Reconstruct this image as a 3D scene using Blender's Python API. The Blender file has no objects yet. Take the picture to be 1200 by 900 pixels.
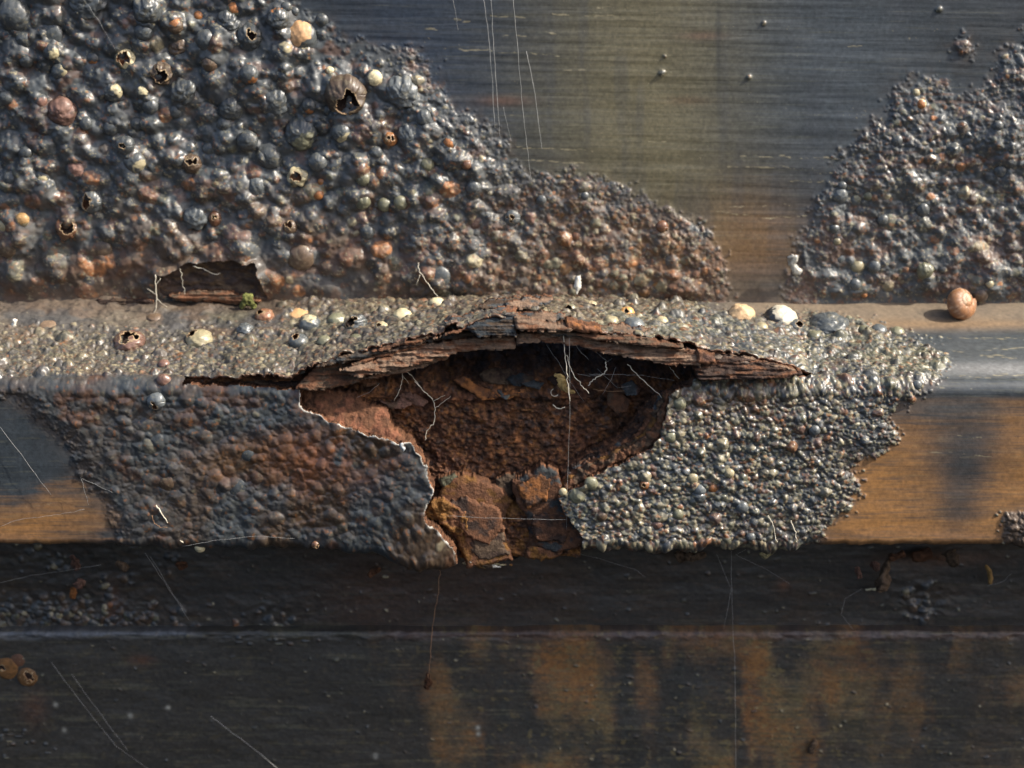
import bpy, math, random
import numpy as np
from mathutils import Vector

# ------------------------------------------------------------------ camera, world, sun, exposure
S = 0.0003                      # metres per modelling unit (about 0.3 mm)
TH = math.radians(13.0)         # camera looks 13 degrees down
D = 2000.0                      # camera to the front face of the rail, in units
scene = bpy.context.scene
FWD = np.array([0, math.cos(TH), -math.sin(TH)]); UP = np.array([0, math.sin(TH), math.cos(TH)])
CAM = -D * FWD
cd = bpy.data.cameras.new('camera'); cam = bpy.data.objects.new('camera', cd); scene.collection.objects.link(cam)
cam.location = Vector(CAM * S); cam.rotation_euler = (math.pi / 2 - TH, 0, 0)
cd.sensor_width = 36; cd.lens = 60; cd.clip_start = 0.02; cd.clip_end = 50
cd.dof.use_dof = True; cd.dof.focus_distance = D * S - 0.002; cd.dof.aperture_fstop = 8.0
scene.camera = cam
SUN = np.array([0.70, -0.185, 0.66]); SUN = SUN / np.linalg.norm(SUN)
w = bpy.data.worlds.new('World'); scene.world = w; w.use_nodes = True
nt = w.node_tree; bg = nt.nodes['Background']; sky = nt.nodes.new('ShaderNodeTexSky')
sky.sky_type = 'NISHITA'; sky.sun_disc = False
sky.sun_elevation = math.asin(SUN[2]); sky.sun_rotation = math.atan2(SUN[0], SUN[1])
nt.links.new(sky.outputs[0], bg.inputs[0]); bg.inputs[1].default_value = 0.15; sky.air_density = .7; sky.dust_density = 3.5; sky.ozone_density = .4
ld = bpy.data.lights.new('sun', 'SUN'); ld.energy = 3.9; ld.angle = math.radians(0.5); ld.color = (1.0, 0.93, 0.82)
lo = bpy.data.objects.new('sun', ld); scene.collection.objects.link(lo)
lo.rotation_euler = Vector(SUN).to_track_quat('Z', 'Y').to_euler(); lo.location = Vector(SUN * 2)
scene.view_settings.view_transform = 'Standard'; scene.view_settings.look = 'None'
scene.view_settings.exposure = 0.8; scene.view_settings.gamma = 1.0
try: scene.view_settings.use_curve_mapping = False
except Exception: pass

# ------------------------------------------------------------------ maths helpers
rng = np.random.default_rng(7); random.seed(7)
_tabs = {}
def _tab(seed):
    if seed not in _tabs:
        _tabs[seed] = np.random.default_rng(1000 + seed).uniform(-1, 1, (256, 256)).astype(np.float32)
    return _tabs[seed]
def vn(x, y, seed=0):
    t = _tab(seed); xi = np.floor(x).astype(np.int64); yi = np.floor(y).astype(np.int64)
    fx = x - xi; fy = y - yi; fx = fx * fx * (3 - 2 * fx); fy = fy * fy * (3 - 2 * fy)
    a = t[xi & 255, yi & 255]; b = t[(xi + 1) & 255, yi & 255]; c = t[xi & 255, (yi + 1) & 255]; d = t[(xi + 1) & 255, (yi + 1) & 255]
    return (a * (1 - fx) + b * fx) * (1 - fy) + (c * (1 - fx) + d * fx) * fy
def fbm(x, y, seed=0, octv=4, gain=.5):
    s = 0; a = 1; n = 0
    for k in range(octv):
        s = s + a * vn(x * 2 ** k + 17.3 * k, y * 2 ** k + 5.1 * k, seed + k); n += a; a *= gain
    return s / n * 1.5
def sst(x, a, b):
    t = np.clip((x - a) / (b - a), 0, 1); return t * t * (3 - 2 * t)
def project(P):
    Q = P - CAM; zc = Q @ FWD; return 600 + D * Q[..., 0] / zc, 450 - D * (Q @ UP) / zc
def unproj(px, py, y):
    """point on the vertical plane at depth y that stands where the photograph shows (px, py)"""
    d = FWD + ((px - 600) / D) * np.array([1., 0, 0]) + ((450 - py) / D) * UP
    return CAM + d * ((y - CAM[1]) / d[1])
def sdpoly(X, Y, poly):
    P = np.array(poly, float); n = len(P); d = np.full(X.shape, 1e9); ins = np.zeros(X.shape, bool)
    for i in range(n):
        a = P[i]; b = P[(i + 1) % n]; e = b - a; wx = X - a[0]; wy = Y - a[1]
        t = np.clip((wx * e[0] + wy * e[1]) / (e @ e + 1e-9), 0, 1)
        d = np.minimum(d, (wx - e[0] * t) ** 2 + (wy - e[1] * t) ** 2)
        c = (a[1] > Y) != (b[1] > Y)
        if a[1] != b[1]: ins ^= c & (X < (b[0] - a[0]) * (Y - a[1]) / (b[1] - a[1]) + a[0])
    d = np.sqrt(d); return np.where(ins, -d, d)
def seg(X, Y, x0, y0, x1, y1):
    ex, ey = x1 - x0, y1 - y0; t = np.clip(((X - x0) * ex + (Y - y0) * ey) / (ex * ex + ey * ey + 1e-9), 0, 1)
    return np.hypot(X - x0 - ex * t, Y - y0 - ey * t)
def blob(X, Y, cx, cy, rx, ry): return np.exp(-(((X - cx) / rx) ** 2 + ((Y - cy) / ry) ** 2))
def col(r, g, b):
    v = np.array([r, g, b]) / 255.; return np.where(v <= .04045, v / 12.92, ((v + .055) / 1.055) ** 2.4)
def mixc(C, m, c):
    m = np.clip(m, 0, 1)[..., None]; return C * (1 - m) + np.asarray(c) * m
SLATE = col(68, 72, 73); SLATE2 = col(48, 54, 58); OLIVE = col(98, 97, 78); OCHRE = col(142, 100, 52); RUST = col(100, 68, 48)
BROWN = col(82, 67, 53); DEEP = col(50, 38, 32); CREAM = col(190, 178, 142); ORANGE = col(150, 98, 56); WHITE = col(222, 220, 208); PINK = col(112, 84, 72)

def blur(A, r, it=2):
    for _ in range(it):
        for ax in (0, 1):
            c = np.cumsum(np.pad(A, [(r + 1, r) if a == ax else (0, 0) for a in (0, 1)], mode='edge'), axis=ax); n = A.shape[ax]
            A = (np.take(c, np.arange(2 * r + 1, n + 2 * r + 1), axis=ax) - np.take(c, np.arange(0, n), axis=ax)) / (2 * r + 1)
    return A
def normals(P):
    du = np.gradient(P, axis=0); dv = np.gradient(P, axis=1)
    n = np.cross(du, dv); n /= np.linalg.norm(n, axis=-1, keepdims=True) + 1e-12; return n

# ------------------------------------------------------------------ materials
def make_mat(name, rough=.4, spec=.5, coat=0., streak=0., grain=.3, gscale=.35, vary=.25, attr='tint', base=None, gloss=True, metal=0.):
    m = bpy.data.materials.new(name); m.use_nodes = True; n = m.node_tree.nodes; l = m.node_tree.links
    b = n['Principled BSDF']; tc = n.new('ShaderNodeTexCoord'); mp = n.new('ShaderNodeMapping'); mp.inputs['Scale'].default_value = (1 / S,) * 3
    l.new(tc.outputs['Object'], mp.inputs[0])
    if base is None:
        at = n.new('ShaderNodeAttribute'); at.attribute_name = attr; csrc = at.outputs['Color']
    else:
        rg = n.new('ShaderNodeRGB'); rg.outputs[0].default_value = (*base, 1); csrc = rg.outputs[0]
    nz = n.new('ShaderNodeTexNoise'); nz.inputs['Scale'].default_value = .14; nz.inputs['Detail'].default_value = 8; nz.inputs['Roughness'].default_value = .7
    l.new(mp.outputs[0], nz.inputs['Vector'])
    mr = n.new('ShaderNodeMapRange'); mr.inputs['From Min'].default_value = .3; mr.inputs['From Max'].default_value = .7
    mr.inputs['To Min'].default_value = 1 - vary; mr.inputs['To Max'].default_value = 1 + vary; l.new(nz.outputs[0], mr.inputs[0])
    vm = n.new('ShaderNodeVectorMath'); vm.operation = 'SCALE'; l.new(csrc, vm.inputs[0]); l.new(mr.outputs[0], vm.inputs['Scale'])
    l.new(vm.outputs[0], b.inputs['Base Color'])
    if gloss:
        ag = n.new('ShaderNodeAttribute'); ag.attribute_name = 'rough'
        ad = n.new('ShaderNodeMath'); ad.operation = 'MULTIPLY_ADD'; l.new(nz.outputs[0], ad.inputs[0]); ad.inputs[1].default_value = .3
        l.new(ag.outputs['Fac'], ad.inputs[2]); ad.use_clamp = True; l.new(ad.outputs[0], b.inputs['Roughness'])
    else: b.inputs['Roughness'].default_value = rough
    b.inputs['Specular IOR Level'].default_value = spec; b.inputs['Coat Weight'].default_value = coat; b.inputs['Coat Roughness'].default_value = .25
    b.inputs['Metallic'].default_value = metal
    prev = None
    if grain > 0:
        ng = n.new('ShaderNodeTexNoise'); ng.inputs['Scale'].default_value = gscale; ng.inputs['Detail'].default_value = 6; ng.inputs['Roughness'].default_value = .65
        l.new(mp.outputs[0], ng.inputs['Vector']); bp = n.new('ShaderNodeBump'); bp.inputs['Strength'].default_value = 1; bp.inputs['Distance'].default_value = grain * S * 3
        l.new(ng.outputs[0], bp.inputs['Height']); prev = bp
    if streak > 0:
        m2 = n.new('ShaderNodeMapping'); m2.inputs['Scale'].default_value = (.010 / S, .2 / S, .22 / S); l.new(tc.outputs['Object'], m2.inputs[0])
        ns = n.new('ShaderNodeTexNoise'); ns.inputs['Scale'].default_value = 1; ns.inputs['Detail'].default_value = 4; ns.inputs['Distortion'].default_value = .9; ns.inputs['Roughness'].default_value = .6; l.new(m2.outputs[0], ns.inputs['Vector'])
        asm = n.new('ShaderNodeAttribute'); asm.attribute_name = 'bare'
        ml = n.new('ShaderNodeMath'); ml.operation = 'MULTIPLY'; l.new(ns.outputs[0], ml.inputs[0]); l.new(asm.outputs['Fac'], ml.inputs[1])
        b2 = n.new('ShaderNodeBump'); b2.inputs['Strength'].default_value = 1; b2.inputs['Distance'].default_value = streak * S
        l.new(ml.outputs[0], b2.inputs['Height'])
        if prev: l.new(prev.outputs[0], b2.inputs['Normal'])
        prev = b2
    if prev: l.new(prev.outputs[0], b.inputs['Normal'])
    return m
M_PAINT = make_mat('weathered_gloss_paint', spec=.55, coat=.15, streak=.24, grain=.05, gscale=.4, vary=.22)
M_RUST = make_mat('flaking_rust', spec=.25, grain=.9, gscale=.30, vary=.5)
M_IN = make_mat('blister_lining', rough=.7, spec=.3, grain=.4, vary=.4, base=col(150, 92, 52), gloss=False)
M_IND = make_mat('dark_blister_lining', rough=.8, spec=.3, grain=.4, vary=.4, base=col(84, 52, 36), gloss=False)
M_LIP = make_mat('pale_broken_paint_edge', rough=.6, spec=.4, grain=.3, vary=.3, base=col(128, 104, 78), gloss=False)
M_WEB = make_mat('spider_silk', rough=.4, spec=.6, grain=0, vary=.2, base=(.38, .38, .36), gloss=False)
M_ROOT = make_mat('dead_root', rough=.7, spec=.3, grain=.3, vary=.3, base=col(206, 198, 178), gloss=False)
M_ROOTB = make_mat('brown_root', rough=.8, spec=.3, grain=.3, vary=.3, base=col(140, 108, 80), gloss=False)

# ------------------------------------------------------------------ object helpers
def link(o): scene.collection.objects.link(o); return o
def tag(o, label, cat, group=None, kind=None):
    if label: o['label'] = label
    if cat: o['category'] = cat
    if group: o['group'] = group
    if kind: o['kind'] = kind
    return o
def thing(name, loc, label, cat, group=None):
    o = link(bpy.data.objects.new(name, None)); o.location = Vector(np.array(loc, float) * S); o.empty_display_size = .005
    return tag(o, label, cat, group)
def org(parent): return np.array(parent.location) / S if parent else np.zeros(3)
def raw_mesh(name, V, F4, F3=None, attrs=None, mats=(M_RUST,), matidx=None, parent=None, loc=None, smooth=True, label=None):
    me = bpy.data.meshes.new(name)
    o3 = org(parent) if parent else (np.array(loc, float) if loc is not None else np.zeros(3))
    V = (np.asarray(V, float) - o3) * S
    nq = 0 if F4 is None else len(F4); ntri = 0 if F3 is None else len(F3)
    me.vertices.add(len(V)); me.vertices.foreach_set('co', V.astype(np.float32).ravel())
    li = []; st = []; tot = []
    if nq: li.append(np.asarray(F4, np.int32).ravel()); st.append(np.arange(nq) * 4); tot.append(np.full(nq, 4))
    if ntri: li.append(np.asarray(F3, np.int32).ravel()); st.append(nq * 4 + np.arange(ntri) * 3); tot.append(np.full(ntri, 3))
    li = np.concatenate(li); me.loops.add(len(li)); me.loops.foreach_set('vertex_index', li)
    me.polygons.add(nq + ntri); me.polygons.foreach_set('loop_start', np.concatenate(st).astype(np.int32))
    me.polygons.foreach_set('use_smooth', np.full(nq + ntri, smooth))
    for m in mats: me.materials.append(m)
    if matidx is not None: me.polygons.foreach_set('material_index', np.asarray(matidx, np.int32))
    me.update(calc_edges=True); me.validate()
    for k, v in (attrs or {}).items():
        if v.ndim == 2:
            a = me.attributes.new(k, 'FLOAT_COLOR', 'POINT'); c = np.ones((len(V), 4), np.float32); c[:, :3] = np.clip(v, 0, 1); a.data.foreach_set('color', c.ravel())
        else:
            a = me.attributes.new(k, 'FLOAT', 'POINT'); a.data.foreach_set('value', v.astype(np.float32))
    o = link(bpy.data.objects.new(name, me))
    if parent: o.parent = parent
    elif loc is not None: o.location = Vector(o3 * S)
    if label: o['label'] = label
    return o
def gridmesh(name, P, fmask, tint, rough, bare=None, parent=None, loc=None, mats=(M_PAINT, M_RUST), rim=None, rimcol=None, label=None, flip=False, rimfilter=None):
    """mesh of the chosen faces of a grid of points; rim = list of (offset vector array or vector) rings that give its edge a thickness"""
    n, m = P.shape[:2]; idx = np.arange(n * m).reshape(n, m)
    q = np.stack([idx[:-1, :-1], idx[1:, :-1], idx[1:, 1:], idx[:-1, 1:]], -1)[fmask]
    if flip: q = q[:, ::-1]
    used = np.unique(q); remap = np.full(n * m, -1); remap[used] = np.arange(len(used))
    V = P.reshape(-1, 3)[used]; T = tint.reshape(-1, 3)[used]; R = rough.reshape(-1)[used]; B = (bare if bare is not None else np.zeros((n, m))).reshape(-1)[used]
    F = remap[q]; mi = np.zeros(len(F), int)
    if rim is not None:
        E = np.concatenate([F[:, [0, 1]], F[:, [1, 2]], F[:, [2, 3]], F[:, [3, 0]]]); key = np.sort(E, 1); kk = key[:, 0].astype(np.int64) * len(V) + key[:, 1]
        u, inv, cnt = np.unique(kk, return_inverse=True, return_counts=True); E = E[cnt[inv] == 1]
        if rimfilter is not None:
            keep = rimfilter(V[E[:, 0]]); E = E[keep]
        if len(E):
            bv = np.unique(E); bm = np.full(len(V), -1); bm[bv] = np.arange(len(bv)); cur = bv.copy(); curE = E
            base = V[bv].copy(); nv = len(V); allV = [V]; allT = [T]; allR = [R]; allB = [B]; allF = [F]; allm = [mi]
            for k, (off, tc) in enumerate(rim):
                o_ = np.asarray(off, float); NV = base + o_ + rng.normal(0, .35, base.shape)
                ids = nv + np.arange(len(bv)); nv += len(bv)
                allV.append(NV); cc = tc(NV) if callable(tc) else np.tile(tc, (len(bv), 1)); allT.append(cc); allR.append(np.full(len(bv), .7)); allB.append(np.zeros(len(bv)))
                a0 = cur[bm[E[:, 0]]]; a1 = cur[bm[E[:, 1]]]; b0 = ids[bm[E[:, 0]]]; b1 = ids[bm[E[:, 1]]]
                allF.append(np.stack([a1, a0, b0, b1], -1)); allm.append(np.full(len(E), min(1, len(mats) - 1))); cur = ids
            V = np.concatenate(allV); T = np.concatenate(allT); R = np.concatenate(allR); B = np.concatenate(allB); F = np.concatenate(allF); mi = np.concatenate(allm)
    return raw_mesh(name, V, F, attrs={'tint': T, 'rough': R, 'bare': B}, mats=mats, matidx=mi, parent=parent, loc=loc, label=label)
def tube(name, pts, r, mat, parent=None, label=None, taper=.5, loc=None, wig=.3, sub=5):
    pts = [np.array(p, float) for p in pts]; Q = []
    for a, b in zip(pts[:-1], pts[1:]):
        for k in range(sub): Q.append(a + (b - a) * k / sub)
    Q.append(pts[-1]); Q = np.array(Q); Q[1:-1] += rng.normal(0, wig, (len(Q) - 2, 3)); n = len(Q); ns = 6
    T = np.gradient(Q, axis=0); T /= np.linalg.norm(T, axis=1, keepdims=True) + 1e-9; A = np.cross(T, [0.3, 1, .2]); A /= np.linalg.norm(A, axis=1, keepdims=True) + 1e-9; Bn = np.cross(T, A)
    an = np.arange(ns) * 2 * math.pi / ns; rr = r * (1 - (1 - taper) * np.linspace(0, 1, n)) * (1 + rng.normal(0, .12, n))
    V = Q[:, None] + rr[:, None, None] * (np.cos(an)[None, :, None] * A[:, None] + np.sin(an)[None, :, None] * Bn[:, None])
    i = np.arange(n - 1)[:, None]; j = np.arange(ns)[None]; j2 = (j + 1) % ns
    F = np.stack([i * ns + j, i * ns + j2, (i + 1) * ns + j2, (i + 1) * ns + j], -1).reshape(-1, 4)
    V = V.reshape(-1, 3); c0 = len(V); V = np.concatenate([V, Q[:1], Q[-1:]])
    F3 = [(c0, (k + 1) % ns, k) for k in range(ns)] + [(c0 + 1, (n - 1) * ns + k, (n - 1) * ns + (k + 1) % ns) for k in range(ns)]
    return raw_mesh(name, V, F, F3, mats=(mat,), parent=parent, loc=loc if parent is None and loc is not None else (Q[0] if parent is None else None), label=label)

# ------------------------------------------------------------------ beads stamped into a height field
class Field:
    def __init__(s, xs, vs, dx, dv, i0, j0):
        s.xs, s.vs, s.dx, s.dv, s.i0, s.j0 = xs, vs, dx, dv, i0, j0
        s.H = np.zeros((len(xs), len(vs)), np.float32); s.ID = np.full(s.H.shape, -1, np.int32); s.cols = []; s.rg = []
        X, V = np.meshgrid(xs, vs, indexing='ij'); s.X, s.V = X, V
        s.WX = X + 1.6 * fbm(X / 9, V / 9, 31, 2); s.WV = V + 1.6 * fbm(X / 9, V / 9, 37, 2)
    def bump(s, cx, cv, r, h, c, rough=.3, ex=1., p=.55, force=False, lim=.35):
        i = int(round((cx - s.xs[s.i0]) / s.dx)) + s.i0; j = int(round((cv - s.vs[s.j0]) / s.dv)) + s.j0
        if not (2 < i < len(s.xs) - 3 and 0 <= j < len(s.vs)): return False
        if not force and s.H[i, j] > lim * h: return False
        ri = int(r * ex / s.dx) + 3; rj = int(r / s.dv) + 3
        a, b, c0, d0 = max(0, i - ri), i + ri + 1, max(0, j - rj), j + rj + 1
        x = (s.WX[a:b, c0:d0] - s.WX[i, j]) / (r * ex); v = (s.WV[a:b, c0:d0] - s.WV[i, j]) / r
        hh = h * np.clip(1 - x * x - v * v, 0, None) ** p; sub = s.H[a:b, c0:d0]; mk = hh > sub
        sub[mk] = hh[mk]; s.ID[a:b, c0:d0][mk] = len(s.cols); s.cols.append(c); s.rg.append(rough); return True

def pick(palette):
    ws = np.array([p[0] for p in palette]); k = rng.choice(len(palette), p=ws / ws.sum())
    return palette[k][1] * rng.uniform(.7, 1.35)

def axis(lo, hi, d, ext, de):
    a = np.arange(lo, hi, d); left = np.arange(lo - ext, lo, de); right = np.arange(a[-1] + de, a[-1] + ext, de)
    return np.concatenate([left, a, right]), len(left)

# ================================================================== THE UPPER WALL PLATE
YW = 182.0                       # depth of the plate behind the rail's face
xs, i0 = axis(-720, 720, 1.05, 420, 9.); zs, j0 = axis(62, 512, 1.05, 0.1, 9.)
zs = np.concatenate([zs, np.arange(zs[-1] + 9, 800, 9.)])
f = Field(xs, zs, 1.05, 1.05, i0, j0); X, Z = f.X, f.V
PX, PY = project(np.stack([X, np.full_like(X, YW), Z], -1))
polyL = [(-900, -900), (300, -900), (335, -200), (350, -20), (352, 12), (372, 18), (388, 30), (392, 48), (440, 52), (482, 62), (508, 92), (530, 120), (562, 142), (592, 165), (604, 188), (625, 203), (680, 203), (730, 220), (780, 238), (820, 262), (842, 288), (853, 318), (853, 420), (-900, 420)]
polyR = [(924, 420), (925, 335), (932, 305), (944, 268), (964, 225), (990, 178), (1012, 152), (1046, 138), (1050, 108), (1066, 92), (1108, 95), (1120, 116), (1142, 110), (1166, 94), (1172, 66), (1202, 42), (1260, 0), (1500, -300), (2000, -500), (2000, 420)]
nz1 = fbm(X / 14, Z / 14, 3, 4)
nzb = 3 * fbm(X / 3.5, Z / 3.5, 4, 2); sdL = sdpoly(PX, PY, polyL) + 8 * nz1 + nzb; sdR = sdpoly(PX, PY, polyR) + 8 * nz1 + nzb
sdS = np.hypot(PX - 1128, PY - 56) - 11 + 7 * nz1
crust = np.minimum(np.minimum(sdL, sdR), sdS)
# bead placement: large ones first, getting smaller towards the rim of each patch
def ix(x, z): return int(np.clip(round((x - xs[i0]) / 1.05) + i0, 0, len(xs) - 1)), int(np.clip(round((z - zs[j0]) / 1.05) + j0, 0, len(zs) - 1))
def palette_wall(px, py):
    low = np.clip((py - 190) / 130, 0, 1); left = px < 640
    if left:
        return [(5 * (1 - low) + .7, SLATE), (2 * (1 - low) + .5, SLATE2), (.35 + 1.0 * low, RUST * 1.2), (.3 + 1.6 * low, BROWN), (.16, CREAM * .8), (.16 + .1 * low, ORANGE), (.1 + .3 * low, PINK), (.5, OLIVE)]
    if px < 900:
        return [(2.2, SLATE), (1.2 + low, RUST), (.9, OLIVE), (.5, CREAM * .6), (.35, ORANGE), (1.2, BROWN), (.3, OCHRE)]
    return [(4.5, SLATE), (1, SLATE2), (.6 + low, BROWN), (.5, OLIVE), (.35, CREAM * .6), (.3, ORANGE), (.3, RUST)]
gxy = []
for big, nn in ((1, 900), (2, 9000), (3, 42000)):
    cx = rng.uniform(xs[i0], -xs[i0], nn); cz = rng.uniform(62, 510, nn)
    ii = np.clip(np.round((cx - xs[i0]) / 1.05).astype(int) + i0, 0, len(xs) - 1); jj = np.clip(np.round((cz - zs[j0]) / 1.05).astype(int) + j0, 0, len(zs) - 1)
    s_ = crust[ii, jj]; qx = PX[ii, jj]; qy = PY[ii, jj]
    for k in range(nn):
        if s_[k] > -1 and (big < 3 or s_[k] > 14 or rng.uniform() < .55 + s_[k] / 25): continue
        inner = min(1, max(0, -s_[k]) / 110); lft = 1 if qx[k] < 560 else (.55 if qx[k] < 900 else .6)
        if big == 1:
            if qx[k] < 360 and rng.uniform() < .25: pass
            elif inner * lft < .45 * rng.uniform(.3, 1): continue
            r = rng.uniform(7, 13) * lft ** .5
        elif big == 2:
            r = rng.gamma(4, 1.0) * (.55 + .75 * inner) * lft ** .5; r = min(max(r, 2.2), 9)
        else: r = rng.uniform(1.7, 3.4) if s_[k] < -4 else rng.uniform(1.4, 2.6)
        if qx[k] < 470 and big > 1 and rng.uniform() < (.45 if big == 2 else .78): continue
        flat = rng.uniform(.45, .8) if qy[k] < 290 or qx[k] > 500 else rng.uniform(.25, .5)
        soft = qx[k] < 420 + rng.uniform(-80, 120); flat *= (.68 if soft else .74)
        f.bump(cx[k], cz[k], r, r * flat, pick(palette_wall(qx[k], qy[k])), rng.uniform(.18, .42), ex=rng.uniform(.85, 1.3), lim=.30 if big < 3 else .5, p=rng.uniform(.75, 1.1) if soft else rng.uniform(.5, .8))
for (bx, by, r) in ((775, 85, 4), (779, 66, 2.4), (877, 90, 3.2), (1101, 11, 3.4), (895, 27, 3), (455, 70, 2), (522, 70, 1.5)):
    p = unproj(bx, by, YW); f.bump(p[0], p[2], r, r * .8, OLIVE * .8, .3, force=True)
rawH = f.H.copy(); bq = blur(rawH.astype(float), 1); wq = .55 + .4 * sst(-PX, -380, -200); f.H = (1 - wq) * rawH + wq * bq; f.H = f.H * (1 + .10 * fbm(X / 3.6, Z / 3.6, 19, 2)) + .55 * blur(rawH.astype(float), 4)
g0 = Field(xs, zs, 1.05, 1.05, i0, j0)
for k in range(420):
    x_ = rng.uniform(-720, 40); z_ = rng.uniform(70, 505); i_, j_ = ix(x_, z_)
    if crust[i_, j_] > -26 or PX[i_, j_] > 600: continue
    r_ = rng.uniform(9, 24) * (1 if PX[i_, j_] < 420 else .65); g0.bump(x_, z_, r_, r_ * rng.uniform(.28, .55), SLATE, ex=rng.uniform(.8, 1.25), p=rng.uniform(.7, 1.1), lim=.8)
G0 = .4 * g0.H + .6 * blur(g0.H.astype(float), 1)
msk = sst(-crust, 0, 45) * .75 + .25 * sst(-crust, 0, 6)
swell = 7 * fbm(X / 55, Z / 55, 11, 3) + 3 * fbm(X / 20, Z / 20, 15, 3)
lump = msk * (4 + np.clip(swell, -5, 9) + (.2 + .5 * sst(PX, 350, 500)) * fbm(X / 6, Z / 6, 21, 2))
H = lump + f.H + G0
# hollow where the crust fell away above the ledge, with its ragged brow
hol = sdpoly(PX, PY, [(188, 322), (205, 312), (240, 306), (275, 304), (298, 308), (306, 328), (312, 348), (285, 352), (200, 352), (186, 342)]) + 4 * nz1
H = np.where(hol < 0, -1 + 4 * fbm(X / 11, Z / 6, 44, 4) + 7 * sst(hol, -16, 0), H + 7 * np.exp(-np.clip(hol, 0, None) / 6) * msk)
# the crust ends in a shadowed undercut just above the ledge
under = sst(PY + 3 * fbm(X / 30, Z * 0, 60, 3), np.where(PX < 480, 318, 338), 354) * msk; H = H * (1 - .9 * under)
sheet = 1.5 * fbm(X / 160, Z / 90, 71, 3) + .32 * fbm(X / 170, Z / 9 + X / 400, 73, 3) 
H = H + sheet
P = np.stack([X, YW - H, Z], -1)
# paint colours of the plate
C = np.tile(SLATE2, X.shape + (1,)).reshape(X.shape + (3,)).copy()
st = fbm(X / 140, Z / 2.6, 5, 4); st2 = fbm(X / 60, Z / 1.5, 9, 3)
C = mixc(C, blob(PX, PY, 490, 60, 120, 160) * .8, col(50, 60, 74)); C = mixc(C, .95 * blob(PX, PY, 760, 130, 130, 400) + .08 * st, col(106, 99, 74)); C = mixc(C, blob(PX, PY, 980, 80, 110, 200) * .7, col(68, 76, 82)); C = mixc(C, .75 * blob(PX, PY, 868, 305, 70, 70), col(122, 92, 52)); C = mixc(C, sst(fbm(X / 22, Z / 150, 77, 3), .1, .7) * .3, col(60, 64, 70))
halo = np.exp(-np.clip(crust, 0, None) / 9) * sst(fbm(X / 12, Z / 12, 78, 3), -.5, .4); C = mixc(C, halo * .45, BROWN)
C = mixc(C, blob(PX, PY, 885, 300, 50, 60) * (.5 + .5 * st), col(112, 84, 56)); C = mixc(C, blob(PX, PY, 885, 335, 70, 30) * .5, SLATE)
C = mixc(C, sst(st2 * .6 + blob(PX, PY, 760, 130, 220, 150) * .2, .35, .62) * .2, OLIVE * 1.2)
C = mixc(C, blob(PX, PY, 590, 118, 30, 6) * .6 + blob(PX, PY, 822, 42, 25, 5) * .5 + blob(PX, PY, 805, 118, 25, 5) * .3, RUST)
C = mixc(C, blob(PX, PY, 842, 60, 3, 60) * .55, SLATE2 * .6)
for (a, b, c_, d_, wd) in ((520, 56, 655, 65, 1.0), (533, 23, 550, 24, 1.3), (497, 33, 512, 34, 1.3), (590, 41, 616, 41, 1.2), (632, 38, 662, 40, 1.6), (575, 19, 615, 20, .8), (648, 16, 666, 17, 1.2), (684, 19, 722, 17, 1.1), (700, 9, 718, 8, .9), (606, 172, 694, 177, .9), (615, 187, 690, 192, .7), (868, 182, 992, 186, 1.0), (853, 195, 940, 196, .9), (945, 202, 980, 203, 1.0), (920, 211, 972, 213, .8), (840, 247, 900, 256, .9), (900, 256, 945, 252, .9), (855, 242, 925, 240, .6), (735, 62, 742, 62, 1), (760, 165, 780, 166, .8), (994, 54, 1010, 54, .7), (660, 82, 700, 83, .6)):
    d = seg(PX, PY + 1.2 * fbm(X / 14, Z * 0, 80, 2), a, b, c_, d_); C = mixc(C, sst(-d, -wd - .4, -wd + .5) * sst(fbm(X / 7, Z / 1.5, 83, 3), -.2, .5) * .55, CREAM * .8)
dust = sst(vn(X / 1.7, Z / 1.7, 90) * sst(vn(X / 13, Z / 13, 91), -.2, .8), .80, .9); C = mixc(C, dust * .45, CREAM * .6)
low = sst(PY, 190, 320)
cr = np.tile(SLATE * 1.15, X.shape + (1,)).reshape(X.shape + (3,)).copy()
cr = mixc(cr, (.15 + .85 * low * (PX < 860)) * sst(fbm(X / 60, Z / 40, 101, 4), -.5, .35), BROWN)
cr = mixc(cr, sst(fbm(X / 22, Z / 18, 105, 4) + .35 * low, .25, .75) * .55, RUST)
cr = mixc(cr, (PX < 860) * sst(PY, 270, 345) * .45, BROWN * .85)
cr = mixc(cr, (blob(PX, PY, 660, 235, 40, 25) + blob(PX, PY, 740, 290, 90, 40)) * .55 * sst(fbm(X / 12, Z / 10, 107, 3), -.4, .3), OCHRE * .7)
cr = mixc(cr, sst(fbm(X / 90, Z / 5, 109, 3) + .6 * blob(PX, PY, 1150, 240, 100, 12) + .5 * blob(PX, PY, 1100, 190, 100, 5), .5, .8) * .5 * (PX > 900), RUST)
bc = np.array(f.cols + [SLATE]); bcol = bc[f.ID]; hm = sst(rawH, .3, 1.5) * (f.ID >= 0); hk = hm * (.35 + .4 * sst(fbm(X / 5, Z / 5, 113, 2), -.4, .4))
cr = mixc(cr, hk, 0) + bcol * hk[..., None]
cr = mixc(cr, hm * sst(fbm(X / 2.6, Z / 2.2, 115, 3), .42, .7) * .55, CREAM * .75); cr = mixc(cr, hm * sst(fbm(X / 4, Z / 4, 117, 3), .5, .8) * .5, ORANGE)
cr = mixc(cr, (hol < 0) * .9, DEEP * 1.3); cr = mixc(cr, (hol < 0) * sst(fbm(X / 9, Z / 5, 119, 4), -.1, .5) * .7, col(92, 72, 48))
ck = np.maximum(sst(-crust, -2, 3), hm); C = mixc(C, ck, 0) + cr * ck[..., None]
C = C * (1 + .22 * fbm(X / 3, Z / 3, 111, 3))[..., None]
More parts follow.
